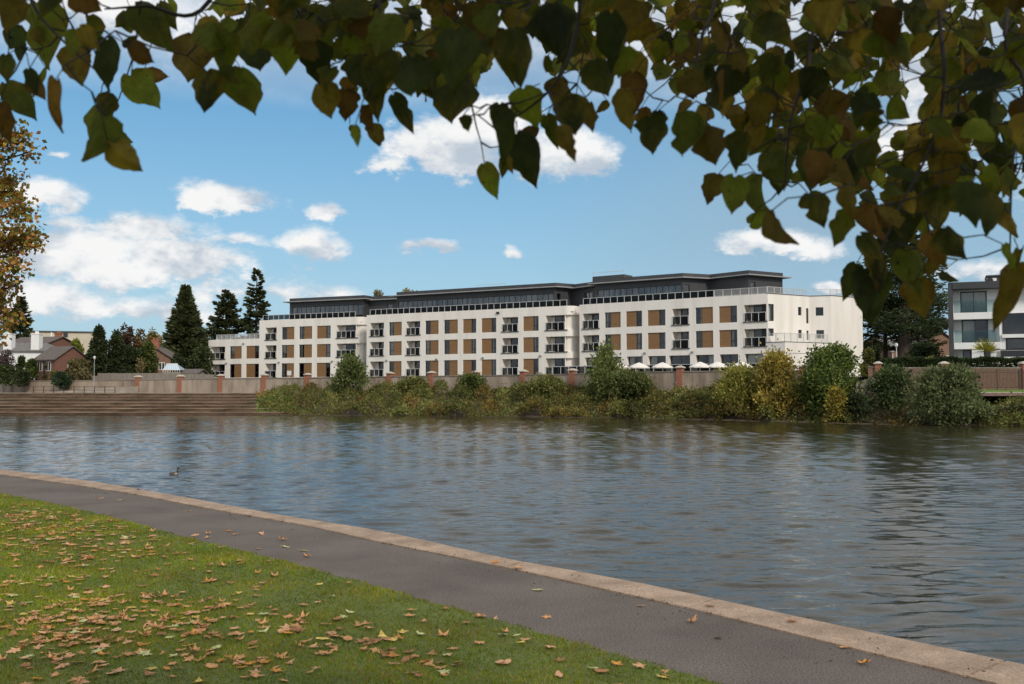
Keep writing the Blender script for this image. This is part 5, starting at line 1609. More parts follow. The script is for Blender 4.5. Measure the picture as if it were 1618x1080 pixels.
cols = [(.40, .27, .045, 3), (.40, .19, .04, 3), (.20, .19, .035, 3), (.32, .13, .04, 2), (.12, .13, .03, 2)]
tint = palette(rng, n, cols)
V, Fq, tc = rhombs(P, unit(rng.normal(size=P.shape) * .8 + np.array([0, 0, -.6])), rng.uniform(.065, .115, n), .08, tint, rng)
np_mesh("crown", V, Fq, tc, M["foliage"], at_t)

# ---------------------------------------------------------------- small waterbird
bp = atz(275.5, 749.5, WATER_Z)
bird = thing("waterbird", (bp.x, bp.y, WATER_Z), "small brown waterbird with upright dark neck swimming on the river", "bird")
def attr_mat(name, rough):
    m, nt, out = new_mat(name)
    a = nd(nt, "ShaderNodeAttribute", attribute_name="tint")
    p = nd(nt, "ShaderNodeBsdfPrincipled", {"Base Color": a.outputs[0], "Roughness": rough})
    nt.links.new(p.outputs[0], out.inputs[0]); return m
M["feather"] = attr_mat("feathers", .7)
path = [(-.135, .055, .004, .003), (-.12, .048, .022, .012), (-.09, .032, .040, .030), (-.04, .022, .052, .046), (.01, .022, .052, .048), (.05, .034, .042, .040), (.072, .062, .024, .024), (.080, .095, .016, .016), (.083, .125, .014, .014), (.088, .150, .018, .018), (.104, .160, .020, .018), (.122, .157, .013, .011), (.136, .152, .006, .005), (.155, .148, .002, .002)]
V, T = [], []
S = 14
for k, (x, z, ry, rz) in enumerate(path):
    a = path[max(k - 1, 0)]; b_ = path[min(k + 1, len(path) - 1)]
    t = Vector((b_[0] - a[0], 0, b_[1] - a[1])).normalized(); nrm = Vector((-t.z, 0, t.x))
    for s in range(S):
        an = 2 * math.pi * s / S
        q = Vector((x, 0, z)) + Vector((0, 1, 0)) * ry * math.cos(an) + nrm * rz * math.sin(an)
        V.append((bp.x + q.x * 1.25, bp.y + q.y * 1.25, WATER_Z + q.z * 1.25))
        if k <= 4: c_ = (.075, .055, .045) if math.sin(an) > -.3 else (.30, .25, .20)
        elif k <= 5: c_ = (.55, .50, .45) if math.sin(an) < .3 else (.09, .07, .06)
        elif k <= 10: c_ = (.018, .016, .016)
        else: c_ = (.05, .035, .03)
        T.append(c_)
V = np.array(V)
Fq = np.array([[k * S + s, k * S + (s + 1) % S, (k + 1) * S + (s + 1) % S, (k + 1) * S + s] for k in range(len(path) - 1) for s in range(S)])
np_mesh("body", V, Fq, np.array(T), M["feather"], bird, smooth=True)

# ---------------------------------------------------------------- lawn grass
rng = np.random.default_rng(121)
GX = np.array([p.x for p in gr]); GY = np.array([p.y for p in gr])
o_ = np.argsort(GX); GXs, GYs = GX[o_], GY[o_]
def edge_y(x): return np.interp(x, GXs, GYs)
N = 950000
x = rng.uniform(-11.5, 3.2, N); y = rng.uniform(4.4, 18.5, N)
keep = (y < edge_y(x) + .03 + .05 * np.sin(x * 9) * np.sin(x * 23)) & (np.abs(x / y) < .60) & (rng.uniform(0, 1, N) < np.minimum(1, (6.5 / y) ** 1.4))
x, y = x[keep], y[keep]; n = len(x)
from mathutils import noise as mn
g1 = np.sin(x * 1.3 + 2 * np.sin(y * .8)) * np.sin(y * 1.1 + x * .4)
g2 = np.sin(x * 4.1 + y * 2.3) * np.sin(y * 3.7 - x * 1.9)
hgt = rng.uniform(.012, .032, n) * (1 + .25 * g1 + .15 * g2)
an = rng.uniform(0, 2 * math.pi, n)
wd = rng.uniform(.0025, .005, n) * np.clip(y / 6, 1, 2)
lean = rng.uniform(.2, 1.1, n); la = rng.uniform(0, 2 * math.pi, n)
Z0 = .032
v = np.zeros((n, 3, 3))
v[:, 0] = np.stack([x - np.cos(an) * wd, y - np.sin(an) * wd, np.full(n, Z0)], 1)
v[:, 1] = np.stack([x + np.cos(an) * wd, y + np.sin(an) * wd, np.full(n, Z0)], 1)
v[:, 2] = np.stack([x + np.cos(la) * hgt * lean, y + np.sin(la) * hgt * lean, Z0 + hgt], 1)
tint = palette(rng, n, [(.175, .24, .012, 4), (.225, .265, .016, 3), (.14, .185, .010, 2), (.32, .235, .08, 2.0), (.26, .27, .03, 2.2)], .15)
tint *= (1 + .14 * g1 + .10 * g2)[:, None]
tint[:, 0] *= 1 + .16 * g2
gro = np_mesh("grass", v.reshape(-1, 3), np.arange(3 * n).reshape(n, 3), np.repeat(np.clip(tint, .01, .5), 3, 0), M["blades"], None, loc=(0, 6, 0.03))
tag(gro, "short green mown grass of the lawn beside the path", "grass", kind="stuff")

# ---------------------------------------------------------------- fallen leaves
def maple_outline(rng, lobes=5, depth=.52):
    if lobes == 1: return []
    pts = []
    angs = np.linspace(-2.35, 2.35, lobes) if lobes == 5 else np.linspace(-2.0, 2.0, lobes)
    lens = {5: (.62, .9, 1.0, .9, .62), 3: (.85, 1.0, .85)}[lobes]
    for i, (a, l) in enumerate(zip(angs, lens)):
        l *= rng.uniform(.88, 1.1)
        pts += [(a - .30, l * .66), (a - .17, l * .70), (a - .10, l * .86), (a, l), (a + .10, l * .86), (a + .17, l * .70), (a + .30, l * .66)]
        if i < lobes - 1: pts.append(((a + angs[i + 1]) / 2, depth * rng.uniform(.75, 1.1) * l))
    pts.append((math.pi, .10))
    return pts
def fallen_mesh(rng, size=1.0, lobes=5, curl=.3):
    o = maple_outline(rng, lobes)
    if lobes == 1: o = [(a, (.62 + .30 * math.cos(a) ** 2 if math.cos(a) < 0 else .62 + .38 * math.cos(a) ** 4) * .72 * rng.uniform(.93, 1.06)) for a in np.linspace(-2.9, 2.9, 22)]
    V, Fc = [(0, 0, 0)], []
    k1, k2, ph = rng.uniform(.3, 1) * curl, rng.uniform(-.6, .6) * curl, rng.uniform(0, 6.28)
    def zz(x, y, r): return .16 * r * r * (k1 * 1.4 + .7 * k2 * math.sin(2 * math.atan2(y, x) + ph) + .5 * curl * math.sin(5 * math.atan2(y, x) + ph * 2)) + .05
    m = len(o)
    for ring in (.5, 1.0):
        for a, r in o:
            x, y = r * ring * math.sin(a), r * ring * math.cos(a)
            V.append((x, y, zz(x, y, r * ring) + rng.normal() * .012))
    V[0] = (0, 0, .05)
    for i in range(m):
        j = (i + 1) % m
        Fc += [(0, 1 + i, 1 + j), (1 + i, 1 + m + i, 1 + m + j), (1 + i, 1 + m + j, 1 + j)]
    V = np.array(V) * .5
    b = len(V)
    st = np.array([(0.0, -.04, .025), (.02, -.04, .025), (.05, -.42, .05), (.035, -.42, .05)])
    V = np.concatenate([V, st]); Fc += [(b, b + 1, b + 2), (b, b + 2, b + 3)]
    return V, Fc
LC = {"tan": (.60, .315, .14), "brown": (.38, .19, .085), "orange": (.60, .27, .06), "yellow": (.68, .49, .14), "pale green": (.55, .55, .26), "pinkish tan": (.64, .36, .20)}
protos = {}
rngl = np.random.default_rng(131)
def leaf_proto(cn, var):
    key = (cn, var)
    if key in protos: return protos[key]
    V, Fc = fallen_mesh(rngl, lobes=(5, 3, 5, 1, 5)[var % 5], curl=[.4, 1.1, 2.0, .8][var % 4])
    c = np.array(LC[cn])
    t = np.repeat(c[None], len(V), 0) * (1 + rngl.normal(size=(len(V), 1)) * .12)
    r = np.linalg.norm(V[:, :2], axis=1)
    t *= (1 - .25 * np.clip((r - .3) / .25, 0, 1))[:, None]
    me = bpy.data.meshes.new("fallen_leaf")
    faces = Fc
    me.from_pydata([tuple(p) for p in V], [], faces)
    ca = me.color_attributes.new("tint", "FLOAT_COLOR", "POINT")
    q = np.ones((len(V), 4), np.float32); q[:, :3] = np.clip(t, .02, .8); ca.data.foreach_set("color", q.ravel())
    me.materials.append(M["litter"]); me.update()
    protos[key] = (me, V, Fc, t)
    return protos[key]
rngf = np.random.default_rng(141)
spots = []
# drifts seen in the photograph: (column, row, spread px, count)
for (px, py, sx, sy, cnt) in ((215, 795 + 190, 110, 16, 70), (95, 985, 70, 12, 80), (105, 1015, 45, 9, 44), (70, 920, 60, 8, 30), (170, 950, 50, 7, 26), (60, 1045, 50, 9, 16), (260, 985, 60, 14, 26), (400, 975, 50, 12, 18), (290, 1030, 45, 12, 18), (520, 995, 45, 12, 14), (390, 1050, 30, 8, 10), (575, 1010, 60, 14, 18), (660, 1040, 60, 12, 16), (320, 955, 60, 10, 14),
                              (55, 850, 70, 16, 110), (150, 870, 60, 14, 50), (30, 815, 40, 10, 90), (110, 830, 60, 10, 80), (190, 860, 50, 10, 26), (85, 880, 70, 12, 22), (300, 890, 60, 10, 12), (540, 1035, 40, 10, 8), (830, 1008, 28, 5, 5)):
    for _ in range(cnt):
        q = atz(px + rngf.normal() * sx, min(py + rngf.normal() * sy, 1100), .035); spots.append((q.x, q.y))
for _ in range(1500):
    px, py = rngf.uniform(-40, 1100), 783 + 330 * rngf.uniform(0, 1) ** 1.3
    dn = 1.0 if px < 450 else .55
    if py < 880: dn *= 1.0 if px < 260 else .5
    if rngf.uniform() > dn * .42: continue
    q = atz(px, py, .035); spots.append((q.x, q.y))
spots = [s for s in spots if s[1] < edge_y(s[0]) - .05 and s[1] > 4.6 and abs(s[0] / s[1]) < .62]
spots.sort(key=lambda s: s[1])
names_c = list(LC); pc = np.array([.37, .19, .10, .055, .055, .23])
path_leaves = [(865, 973, "tan"), (1010, 956, "tan"), (1092, 981, "tan"), (1133, 1006, "brown"), (1335, 1021, "tan"), (1364, 1046, "orange"), (782, 890, "orange"), (820, 899, "tan"), (218, 775, "brown"), (850, 931, "pale green"), (778, 979, "pinkish tan"),
               (73, 749, "orange"), (330, 842, "tan"), (297, 801 + 6, "yellow"), (160, 787, "tan"), (187, 790, "pale green"), (170, 812, "tan"), (360, 838, "orange"), (372, 843, "tan"), (328, 848, "pinkish tan"), (448, 852, "tan"), (480, 869, "yellow"), (450, 863, "pale green"), (408, 866, "tan"), (235, 833, "brown"), (414, 843, "pinkish tan"), (487, 878, "tan"), (432, 884, "tan"), (365, 812, "orange"), (312, 812, "orange"),
               (310, 845, "pinkish tan"), (1250, 985, "brown"), (1120, 990 - 30, "brown")]
def put_leaf(x, y, z, cn, size, label, group):
    me = leaf_proto(cn, int(rngf.integers(0, 5)))[0]
    o = bpy.data.objects.new("fallen_leaf", me); COL.objects.link(o)
    o.location = (x, y, z); o.scale = (size * rngf.uniform(.75, 1.15), size, size * rngf.uniform(.7, 1.3))
    o.rotation_euler = (rngf.normal() * .14, rngf.normal() * .14, rngf.uniform(0, 6.28))
    tag(o, label, "leaf", group)
for px, py, cn in path_leaves:
    q = atz(px, py, .012); onk = any((Vector((q.x, q.y, 0)) - Vector((p.x, p.y, 0))).length < .34 for p in ko)
    put_leaf(q.x, q.y, .030 if onk else .008, cn, rngf.uniform(.11, .15), f"single {cn} fallen leaf lying on the " + ("pale stone kerb" if onk else "dark asphalt path"), "fallen leaves on the path")
NI = 300 - len(path_leaves)
for i, (x, y) in enumerate(spots[:NI]):
    cn = names_c[rngf.choice(len(names_c), p=pc)]
    put_leaf(x, y, .048, cn, rngf.uniform(.075, .14), f"{cn} fallen leaf lying on the near part of the lawn", "fallen leaves on the lawn")
Vs, Fs, Ts, off = [], [], [], 0
for (x, y) in spots[NI:]:
    cn = names_c[rngf.choice(len(names_c), p=pc)]
    me, V, Fc, t = leaf_proto(cn, int(rngf.integers(0, 5)))
    s = rngf.uniform(.075, .14); a = rngf.uniform(0, 6.28)
    Q = V * s * np.array([1, 1, 1.1]); ca_, sa_ = math.cos(a), math.sin(a)
    Q = np.stack([x + Q[:, 0] * ca_ - Q[:, 1] * sa_, y + Q[:, 0] * sa_ + Q[:, 1] * ca_, .050 + Q[:, 2] + .12 * rngf.normal() * Q[:, 0]], 1)
    Vs.append(Q); Ts.append(np.clip(t, .02, .8)); Fs.append(np.array([f for f in Fc]) + off); off += len(Q)
if Vs:
    lo = np_mesh("leaf_litter", np.concatenate(Vs), np.concatenate(Fs), np.concatenate(Ts), M["litter"], None, loc=(-4, 11, .03))
    tag(lo, "scatter of tan and yellow fallen leaves on the farther lawn beside the path", "leaves", kind="stuff")
# moss and grit where path and kerb meet, crumbs on the kerb and the tarmac
rng = np.random.default_rng(151)
kin = np.array([[p.x, p.y] for p in ki]); seg = rng.integers(0, len(kin) - 1, 9000); f = rng.uniform(0, 1, 9000)[:, None]
Q = kin[seg] * (1 - f) + kin[seg + 1] * f
clump = np.sin(Q[:, 0] * 5.1) * np.sin(Q[:, 1] * 3.3 + Q[:, 0] * 2) + .5 * np.sin(Q[:, 0] * 17)
kp = (clump > -.1) & (Q[:, 1] > 4) & (Q[:, 1] < 24)
Q = Q[kp]; n = len(Q)
P = np.stack([Q[:, 0] + rng.normal(size=n) * .016 + .01, Q[:, 1] + rng.normal(size=n) * .016 + .01, np.full(n, .004)], 1)
V, Fq, tc = rhombs(P, unit(rng.normal(size=(n, 3)) * .6 + np.array([0, 0, .7])), rng.uniform(.008, .026, n), .010, palette(rng, n, [(.055, .06, .015, 2), (.05, .035, .02, 2), (.09, .10, .02, 1)]), rng)
tag(np_mesh("moss", V, Fq, tc, M["foliage"], None, loc=(0, 8, 0)), "dark moss and grit along the joint between path and stone kerb", "moss", kind="stuff")
n = 1500
ii = rng.integers(0, NR - 1, n); f = rng.uniform(-.2, 2.2, n)
A_ = np.array([[p.x, p.y] for p in ko])[ii]; B_ = kin[ii]
Q = A_ + (B_ - A_) * np.abs(f)[:, None] + rng.normal(size=(n, 2)) * .06
inn = np.abs(f) < 1
P = np.stack([Q[:, 0], Q[:, 1], np.where(inn, .034, .005)], 1)
kp = (P[:, 1] > 4) & (P[:, 1] < 20) & (np.abs(f) > .06); P = P[kp]; n = len(P)
V, Fq, tc = rhombs(P, unit(rng.normal(size=(n, 3)) * np.array([1, 1, .12])), rng.uniform(.008, .035, n), .009, palette(rng, n, [(.05, .03, .02, 2), (.10, .06, .035, 2), (.30, .20, .12, 1)]), rng)
tag(np_mesh("debris", V, Fq, tc, M["foliage"], None, loc=(0, 8, 0)), "crumbs of leaf and twig scattered on the kerb and the path", "debris", kind="stuff")
# ---------------------------------------------------------------- lime tree overhanging the camera
def lime_mat():
    m, nt, out = new_mat("lime_leaf")
    a = nd(nt, "ShaderNodeAttribute", attribute_name="tint")
    u = nd(nt, "ShaderNodeAttribute", attribute_name="leafpos")
    su = nd(nt, "ShaderNodeSeparateXYZ", {0: u.outputs["Vector"]})
    geo = nd(nt, "ShaderNodeNewGeometry")
    n1 = nd(nt, "ShaderNodeTexNoise", {"Vector": geo.outputs["Position"], "Scale": 34.0, "Detail": 4.0, "Roughness": 0.6})
    n2 = nd(nt, "ShaderNodeTexNoise", {"Vector": geo.outputs["Position"], "Scale": 110.0, "Detail": 2.0})
    # side veins running out from the midrib
    ab = nd(nt, "ShaderNodeMath", {0: su.outputs[1]}, operation="ABSOLUTE")
    sv = nd(nt, "ShaderNodeMath", {0: ab.outputs[0], 1: -0.42, 2: su.outputs[0]}, operation="MULTIPLY_ADD")
    sv = nd(nt, "ShaderNodeMath", {0: sv.outputs[0], 1: 7.0}, operation="MULTIPLY")
    sv = nd(nt, "ShaderNodeMath", {0: sv.outputs[0], 1: 1.0}, operation="PINGPONG")
    vein = nd(nt, "ShaderNodeMapRange", {0: sv.outputs[0], 1: 0.0, 2: 0.16, 3: 1.22, 4: 1.0})
    mid = nd(nt, "ShaderNodeMapRange", {0: ab.outputs[0], 1: 0.0, 2: 0.05, 3: 1.25, 4: 1.0})
    vm = nd(nt, "ShaderNodeMath", {0: vein.outputs[0], 1: mid.outputs[0]}, operation="MULTIPLY")
    mot = nd(nt, "ShaderNodeMapRange", {0: n1.outputs[0], 1: 0.3, 2: 0.7, 3: 0.72, 4: 1.28})
    vm = nd(nt, "ShaderNodeMath", {0: vm.outputs[0], 1: mot.outputs[0]}, operation="MULTIPLY")
    c = nd(nt, "ShaderNodeVectorMath", {0: a.outputs[0], 1: vm.outputs[0]}, operation="MULTIPLY").outputs[0]
    spot = nd(nt, "ShaderNodeMapRange", {0: n2.outputs[0], 1: 0.64, 2: 0.72, 3: 0.0, 4: 0.75})
    mx0 = nt.nodes.new("ShaderNodeMix"); mx0.data_type = "RGBA"
    nt.links.new(spot.outputs[0], mx0.inputs[0]); nt.links.new(c, mx0.inputs[6]); mx0.inputs[7].default_value = (.045, .022, .008, 1)
    c = mx0.outputs[2]
    d = nd(nt, "ShaderNodeBsdfDiffuse", {0: c})
    t = nd(nt, "ShaderNodeBsdfTranslucent", {0: c})
    mx = nd(nt, "ShaderNodeMixShader", {0: 0.52, 1: d.outputs[0], 2: t.outputs[0]})
    g = nd(nt, "ShaderNodeBsdfGlossy", {0: (1, 1, 1, 1), "Roughness": 0.5})
    mx2 = nd(nt, "ShaderNodeMixShader", {0: 0.008, 1: mx.outputs[0], 2: g.outputs[0]})
    nt.links.new(mx2.outputs[0], out.inputs[0])
    return m
M["lime"] = lime_mat()
rng = np.random.default_rng(201)
WS = np.array([(-.09, .10), (-.05, .26), (.03, .40), (.12, .475), (.24, .50), (.36, .48), (.48, .43), (.60, .355), (.71, .265), (.80, .18), (.88, .10), (.94, .045), (1.0, .004)])
US = np.linspace(-1, 1, 9)
def lime_leaf(base, axis, side, L, W, rng, fold, curl, tone):
    """one heart-shaped leaf as a curved grid. returns V, F, tint, pos"""
    nrm = np.cross(side, axis)
    V, T, Pn = [], [], []
    bl_ = [np.array((.056, .066, .009)), np.array((.120, .142, .011)), np.array((.165, .118, .013)), np.array((.125, .066, .011)), np.array((.033, .043, .009))]
    br_ = math.exp(rng.normal() * .28)
    core = br_ * {"g": bl_[1], "d": bl_[4], "m": bl_[0], "y": bl_[2], "b": bl_[3]}[tone] * (1 + rng.normal() * .12)
    rim = {"g": bl_[2], "d": bl_[0], "m": bl_[2], "y": bl_[3], "b": bl_[3] * .6}[tone]
    rim_amt = rng.uniform(.15, .9)
    k1, k2 = rng.uniform(0, 6.28, 2)
    asym = rng.normal() * .06
    blot = rng.uniform(-.5, .9)
    rag = abs(rng.normal()) * .08; nick = rng.uniform(.15, .45) if rng.uniform() < .35 else 0; nk_s = rng.uniform(.2, .85); nk_u = rng.choice([-1, 1])
    for (s, w) in WS:
        for u in US:
            ww = w * W * (1 + asym * np.sign(u))
            ser = 1 + ((.055 * rng.normal() + rag * math.sin(s * 11 + k2 * 2 + (3 if u > 0 else 0)) - (nick if abs(s - nk_s) < .07 and u * nk_u > 0 else 0)) if abs(u) > .7 else 0)
            # heart base: the lobes reach back past the stalk
            sb = s - (.05 if s < .05 else 0) * (1 - abs(u)) * -1.6 if s < .05 else s
            x = u * ww * ser
            z = fold * abs(u) * ww * .9 + curl * L * (s ** 2) * .5 + .035 * L * math.sin(s * 7 + k1) * u + .03 * L * math.sin(u * 3 + k2)
            q = base + axis * (sb * L) + side * x + nrm * z
            V.append(q)
            e = abs(u) ** 3
            f = np.clip(rim_amt * e + blot * (s - .55) + .55 * math.sin(s * 8 + k1 + u * 3.5) * math.sin(u * 4 + k2 + s * 3) * (.4 + rim_amt), 0, 1)
            T.append(core * (1 - f) + rim * f); Pn.append((s, u, 0))
    nu = len(US); Fq = []
    for i in range(len(WS) - 1):
        for j in range(nu - 1):
            Fq.append((i * nu + j, i * nu + j + 1, (i + 1) * nu + j + 1, (i + 1) * nu + j))
    return np.array(V), np.array(Fq), np.array(T), np.array(Pn)

# leaves along the lower outline: column, row of the centre, width, length (photograph px), tip angle from straight down, tone
EDGE = [(60, 50, 80, 112, 8, "g"), (10, 108, 30, 52, 10, "m"), (34, 160, 46, 78, 38, "m"), (78, 165, 38, 84, -22, "b"), (6, 194, 44, 60, 10, "b"), (138, 4, 74, 48, 60, "b"), (140, 60, 34, 50, 40, "y"), (172, 102, 52, 86, 4, "d"), (120, 106, 50, 66, 15, "y"), (217, 86, 36, 46, 50, "b"),
        (231, 146, 60, 88, 42, "g"), (327, 146, 56, 82, 4, "m"), (390, 144, 58, 82, 14, "g"), (245, 45, 56, 100, 42, "m"), (300, 86, 80, 84, 2, "y"), (320, 62, 50, 60, -20, "y"), (355, 86, 48, 72, -18, "g"), (405, 84, 62, 96, 10, "d"), (456, 84, 50, 62, 0, "g"), (156, 222, 58, 88, -10, "g"), (196, 246, 48, 74, 52, "y"), (450, 26, 30, 36, 10, "y"),
        (500, 100, 60, 80, 10, "d"), (515, 160, 50, 68, 25, "y"), (546, 166, 44, 52, 0, "b"), (563, 215, 17, 36, 8, "g"), (597, 214, 30, 42, 0, "y"), (581, 190, 24, 40, 20, "b"), (638, 182, 32, 78, 26, "m"), (592, 150, 44, 74, 8, "m"), (545, 46, 52, 76, 0, "d"), (600, 110, 70, 84, -10, "m"), (655, 130, 74, 92, 5, "d"), (712, 150, 90, 98, 4, "m"), (735, 196, 20, 28, 20, "m"), (775, 286, 36, 62, 20, "g"),
        (800, 214, 36, 86, 0, "d"), (830, 250, 60, 92, 18, "d"), (838, 170, 58, 66, 20, "g"), (904, 184, 62, 72, 8, "m"), (932, 186, 30, 56, 0, "y"), (897, 226, 30, 64, 22, "y"), (868, 205, 26, 54, 10, "g"), (965, 66, 52, 94, 0, "d"), (950, 122, 60, 66, 20, "m"), (880, 44, 84, 88, 8, "d"), (1010, 112, 40, 52, 10, "y"), (1030, 214, 50, 62, 6, "m"), (1078, 212, 54, 78, 2, "g"), (1122, 232, 60, 66, 14, "y"),
        (1090, 68, 58, 44, 62, "g"), (1000, 150, 46, 72, 0, "b"), (990, 175, 44, 70, 5, "y"), (1155, 310, 50, 70, -12, "g"), (1200, 312, 54, 72, 10, "m"), (1237, 360, 54, 74, 48, "y"), (1290, 330, 50, 60, 20, "m"), (1330, 362, 38, 60, -20, "g"), (1195, 216, 36, 50, -10, "y"), (1345, 318, 40, 52, 20, "y"), (1385, 415, 60, 84, 0, "b"), (1373, 468, 56, 92, 10, "d"), (1440, 430, 52, 80, 16, "g"), (1452, 474, 44, 66, 20, "y"), (1510, 384, 52, 62, 25, "m"),
        (1592, 470, 44, 112, -14, "y"), (1604, 440, 34, 92, 8, "y"), (1601, 355, 36, 44, 0, "y"), (1480, 395, 40, 62, 20, "b"), (1412, 385, 56, 74, -8, "d"), (1385, 352, 54, 66, 10, "b"), (1430, 345, 60, 72, 12, "m"), (1565, 335, 56, 70, -6, "m"), (1535, 320, 60, 74, 14, "d"), (1480, 330, 56, 70, 0, "m"), (1335, 260, 60, 74, 4, "d"), (1285, 262, 60, 80, -6, "d"), (1230, 268, 58, 76, 8, "m"), (1170, 240, 50, 66, -10, "m"), (715, 95, 80, 100, -6, "d"), (760, 60, 74, 96, 10, "m"), (820, 90, 70, 90, 12, "m"), (610, 50, 60, 80, -14, "g")]
FILLMAX = [(-120, 70), (0, 60), (60, 60), (100, 85), (200, 40), (330, 60), (450, 95), (500, 118), (560, 125), (640, 140), (730, 150), (775, 100), (830, 150), (900, 150), (955, 100), (1030, 160), (1080, 175), (1150, 190), (1230, 275), (1300, 290), (1340, 330), (1400, 360), (1440, 370), (1480, 320), (1540, 305), (1618, 330), (1760, 330)]
DENS = [(-120, .5), (330, .55), (420, 1.0), (480, 1.5), (770, 1.7), (800, 1.1), (1050, 1.1), (1150, 1.6), (1760, 1.6)]
items = []
for (cx, cy, w, h, rot, tone) in EDGE:
    items.append((cx, cy, w * .96, h * .96, rot, tone, rng.uniform(1.45, 2.05), True))
    for _ in range(rng.integers(0, 3)):          # smaller leaves crowding in behind and above
        k_ = rng.uniform(.45, .8)
        items.append((cx + rng.normal() * w * .45, cy - rng.uniform(.15, .8) * h, w * k_, h * k_, rot + rng.normal() * 35, rng.choice(list("ggmmdyb")), rng.uniform(1.6, 2.3), True))
cand = 0
while cand < 1650:
    cand += 1
    px = rng.uniform(-120, 1740); mx_ = pw(px, FILLMAX)
    py = mx_ - (mx_ + 150) * rng.uniform(0, 1)
    if rng.uniform() > pw(px, DENS) / 1.7 * ((mx_ + 150) / 500) ** .5: continue
    if 90 < px < 330 and -60 < py < 55 and rng.uniform() < .6: continue
    Y = rng.uniform(1.55, 2.9)
    L = rng.uniform(.040, .074) * F / Y
    items.append((px, py, L * rng.uniform(.55, .9), L, rng.normal() * 26, rng.choice(list("ggggmmmddyyyb")), Y, False))

for _ in range(330):                             # farther sprays filling the body of the canopy
    px = rng.choice([rng.uniform(1080, 1740), rng.uniform(470, 790), rng.uniform(800, 1100), rng.uniform(330, 480)], p=[.6, .22, .12, .06])
    mx_ = pw(px, FILLMAX) - 25
    py = mx_ - (mx_ + 150) * rng.uniform(0, 1)
    Y = rng.uniform(2.3, 3.4)
    L = rng.uniform(.065, .10) * F / Y
    items.append((px, py, L * rng.uniform(.7, .95), L, rng.normal() * 30, rng.choice(list("ggmmmdy")), Y, False))
BOUGHS = {0: [(60, -260, 1.9), (45, -60, 1.8), (60, 20, 1.75), (150, 110, 1.7)],
          1: [(420, -260, 2.0), (330, 2, 1.9), (230, 9, 1.85), (165, 14, 1.8)],
          2: [(640, -260, 1.9), (600, -40, 1.8), (612, 60, 1.7), (640, 130, 1.7)],
          3: [(880, -280, 1.9), (915, -40, 1.8), (905, 70, 1.75), (870, 140, 1.7), (815, 185, 1.7)],
          4: [(1120, -260, 2.0), (1130, -20, 1.85), (1108, 60, 1.8), (1092, 150, 1.75)],
          5: [(1420, -300, 2.0), (1300, 0, 1.9), (1275, 110, 1.8), (1250, 190, 1.75), (1240, 290, 1.75)],
          6: [(1500, -300, 1.9), (1485, 0, 1.8), (1492, 110, 1.75), (1480, 210, 1.7), (1420, 330, 1.65), (1390, 400, 1.6)],
          7: [(1680, -280, 2.2), (1590, 30, 2.0), (1618, 130, 1.95), (1600, 260, 1.9), (1596, 400, 1.8)],
          8: [(700, -300, 2.3), (480, -60, 2.2), (440, 10, 2.1), (400, 40, 2.0)]}
TRK = Vector((2.6, -2.6, 0.03))
LT = thing("lime_tree", TRK, "lime tree overhead, its dark green and yellow leaves hanging across the top of the view", "tree")
tm = MB()
fork = TRK + Vector((-.1, .15, 3.3))
tm.tube([TRK, TRK + Vector((0, .02, .35)), TRK + Vector((-.03, .05, 1.6)), fork, TRK + Vector((-.3, .3, 5.2)), TRK + Vector((-.4, .2, 7.4))], [.34, .25, .21, .18, .11, .04], 14)
tm.build("trunk", M["bark"], LT, True)
bough_pts = {}
for b, P in BOUGHS.items():
    bough_pts[b] = catmull([at(px, py, Y) for px, py, Y in P], 8)
bitems = {b: [] for b in BOUGHS}
for it in items:
    cx, cy, w, h, rot, tone, Y, edge = it
    best = None
    for b, P in bough_pts.items():
        q = at(cx, cy, Y)
        d = min((p - q).length for p in P)
        if best is None or d < best[0]: best = (d, b)
    bitems[best[1]].append((best[0], it))
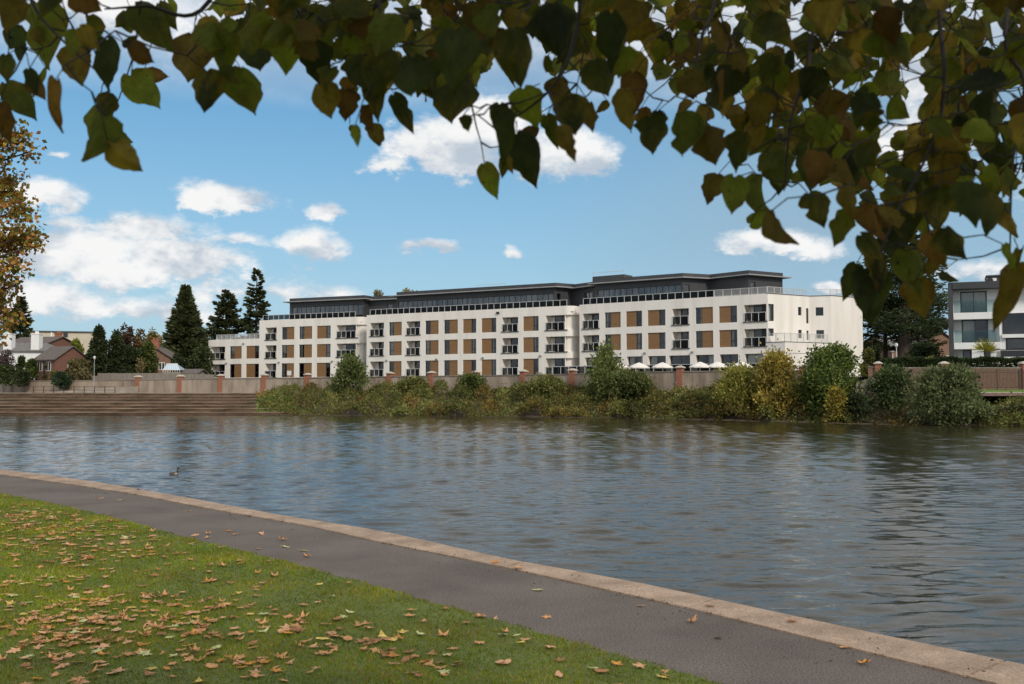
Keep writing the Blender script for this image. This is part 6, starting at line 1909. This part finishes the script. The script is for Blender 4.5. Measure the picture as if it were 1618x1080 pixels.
for b, its in bitems.items():
    P = bough_pts[b]
    bm_ = MB()
    # limb back to the trunk, above the frame, then the drooping bough
    s = fork + Vector((0, 0, .25 + .12 * b)); e = P[0]
    limb = catmull([s, lerp(s, e, .35) + Vector((0, 0, .55)), lerp(s, e, .75) + Vector((0, 0, .35)), e], 6)
    bm_.tube(limb, list(np.linspace(.045, .0062, len(limb))), 8)
    bm_.tube(P, list(np.linspace(.0058, .0014, len(P))), 6)
    nodes = [p.copy() for p in P]
    VV, FF, TT, PP, off = [], [], [], [], 0
    for d, (cx, cy, w, h, rot, tone, Y, edge) in sorted(its, key=lambda t: t[0]):
        L = h / F * Y; W = w / F * Y
        a = math.radians(rot)
        pitch_ = rng.normal() * (.22 if edge else .40)
        axis = np.array([math.sin(a) * math.cos(pitch_), math.sin(pitch_), -math.cos(a) * math.cos(pitch_)])
        yaw = rng.normal() * (.30 if edge else .60)
        s0 = np.array([math.cos(a), 0, math.sin(a)])
        s1 = np.cross(axis, s0)
        side = s0 * math.cos(yaw) + s1 * math.sin(yaw)
        side /= np.linalg.norm(side)
        c = np.array(at(cx, cy, Y))
        W2 = min(W / max(.55, abs(math.cos(yaw))), L * 1.05) if edge else L * .88
        L2 = L / max(.8, math.cos(pitch_)) if edge else L
        base = c - axis * L2 * .47
        V_, F_, T_, P_ = lime_leaf(base, axis, side, L2, W2, rng, rng.uniform(-.15, .75), rng.normal() * .40, tone)
        VV.append(V_); FF.append(F_ + off); TT.append(T_); PP.append(P_); off += len(V_)
        # leaf stalk up to the nearest twig, which becomes part of the twig network
        bp_ = Vector(base)
        k = min(nodes, key=lambda q: (q - bp_).length + max(0, bp_.z - q.z) * 1.5)
        dv = k - bp_
        ln = dv.length
        knee = bp_ + dv * min(.6, .035 / max(ln, .01)) + Vector((0, 0, min(.012, ln * .2)))
        bm_.tube([bp_, knee], [.0009, .0011], 4, cap=False)
        if ln > .05:
            m_ = lerp(knee, k, .5) + Vector((0, 0, -.006))
            bm_.tube([knee, m_, k], [.0011, .0015, .0019], 5, cap=False)
            nodes += [m_, knee]
    bo = bm_.build("bough", M["twig"], LT, True)
    fo = np_mesh("foliage", np.concatenate(VV), np.concatenate(FF), np.clip(np.concatenate(TT), .004, .5), M["lime"], bo, smooth=True)
    ca = fo.data.color_attributes.new("leafpos", "FLOAT_COLOR", "POINT")
    q = np.ones((off, 4), np.float32); q[:, :3] = np.concatenate(PP); ca.data.foreach_set("color", q.ravel())
# unseen leaf mass over and behind the camera, added to shade the hanging leaves
n = 12000
lumps = make_lumps(rng, (0.9, -1.2, 3.85), 4.6, 1.7, .62, 60, .22)
P, D, idx = lump_points(rng, lumps, n, .5)
ok = P[:, 2] > 2.75 + np.maximum(P[:, 1], 0) * .55
P = P[ok]; n = len(P)
V, Fq, tc = rhombs(P, unit(rng.normal(size=(n, 3)) + np.array([0, 0, -.8])), rng.uniform(.09, .15, n), .11, palette(rng, n, [(.06, .08, .012, 3), (.085, .105, .015, 2), (.17, .125, .016, 1)]), rng)
np_mesh("crown", V, Fq, tc, M["foliage"], LT)
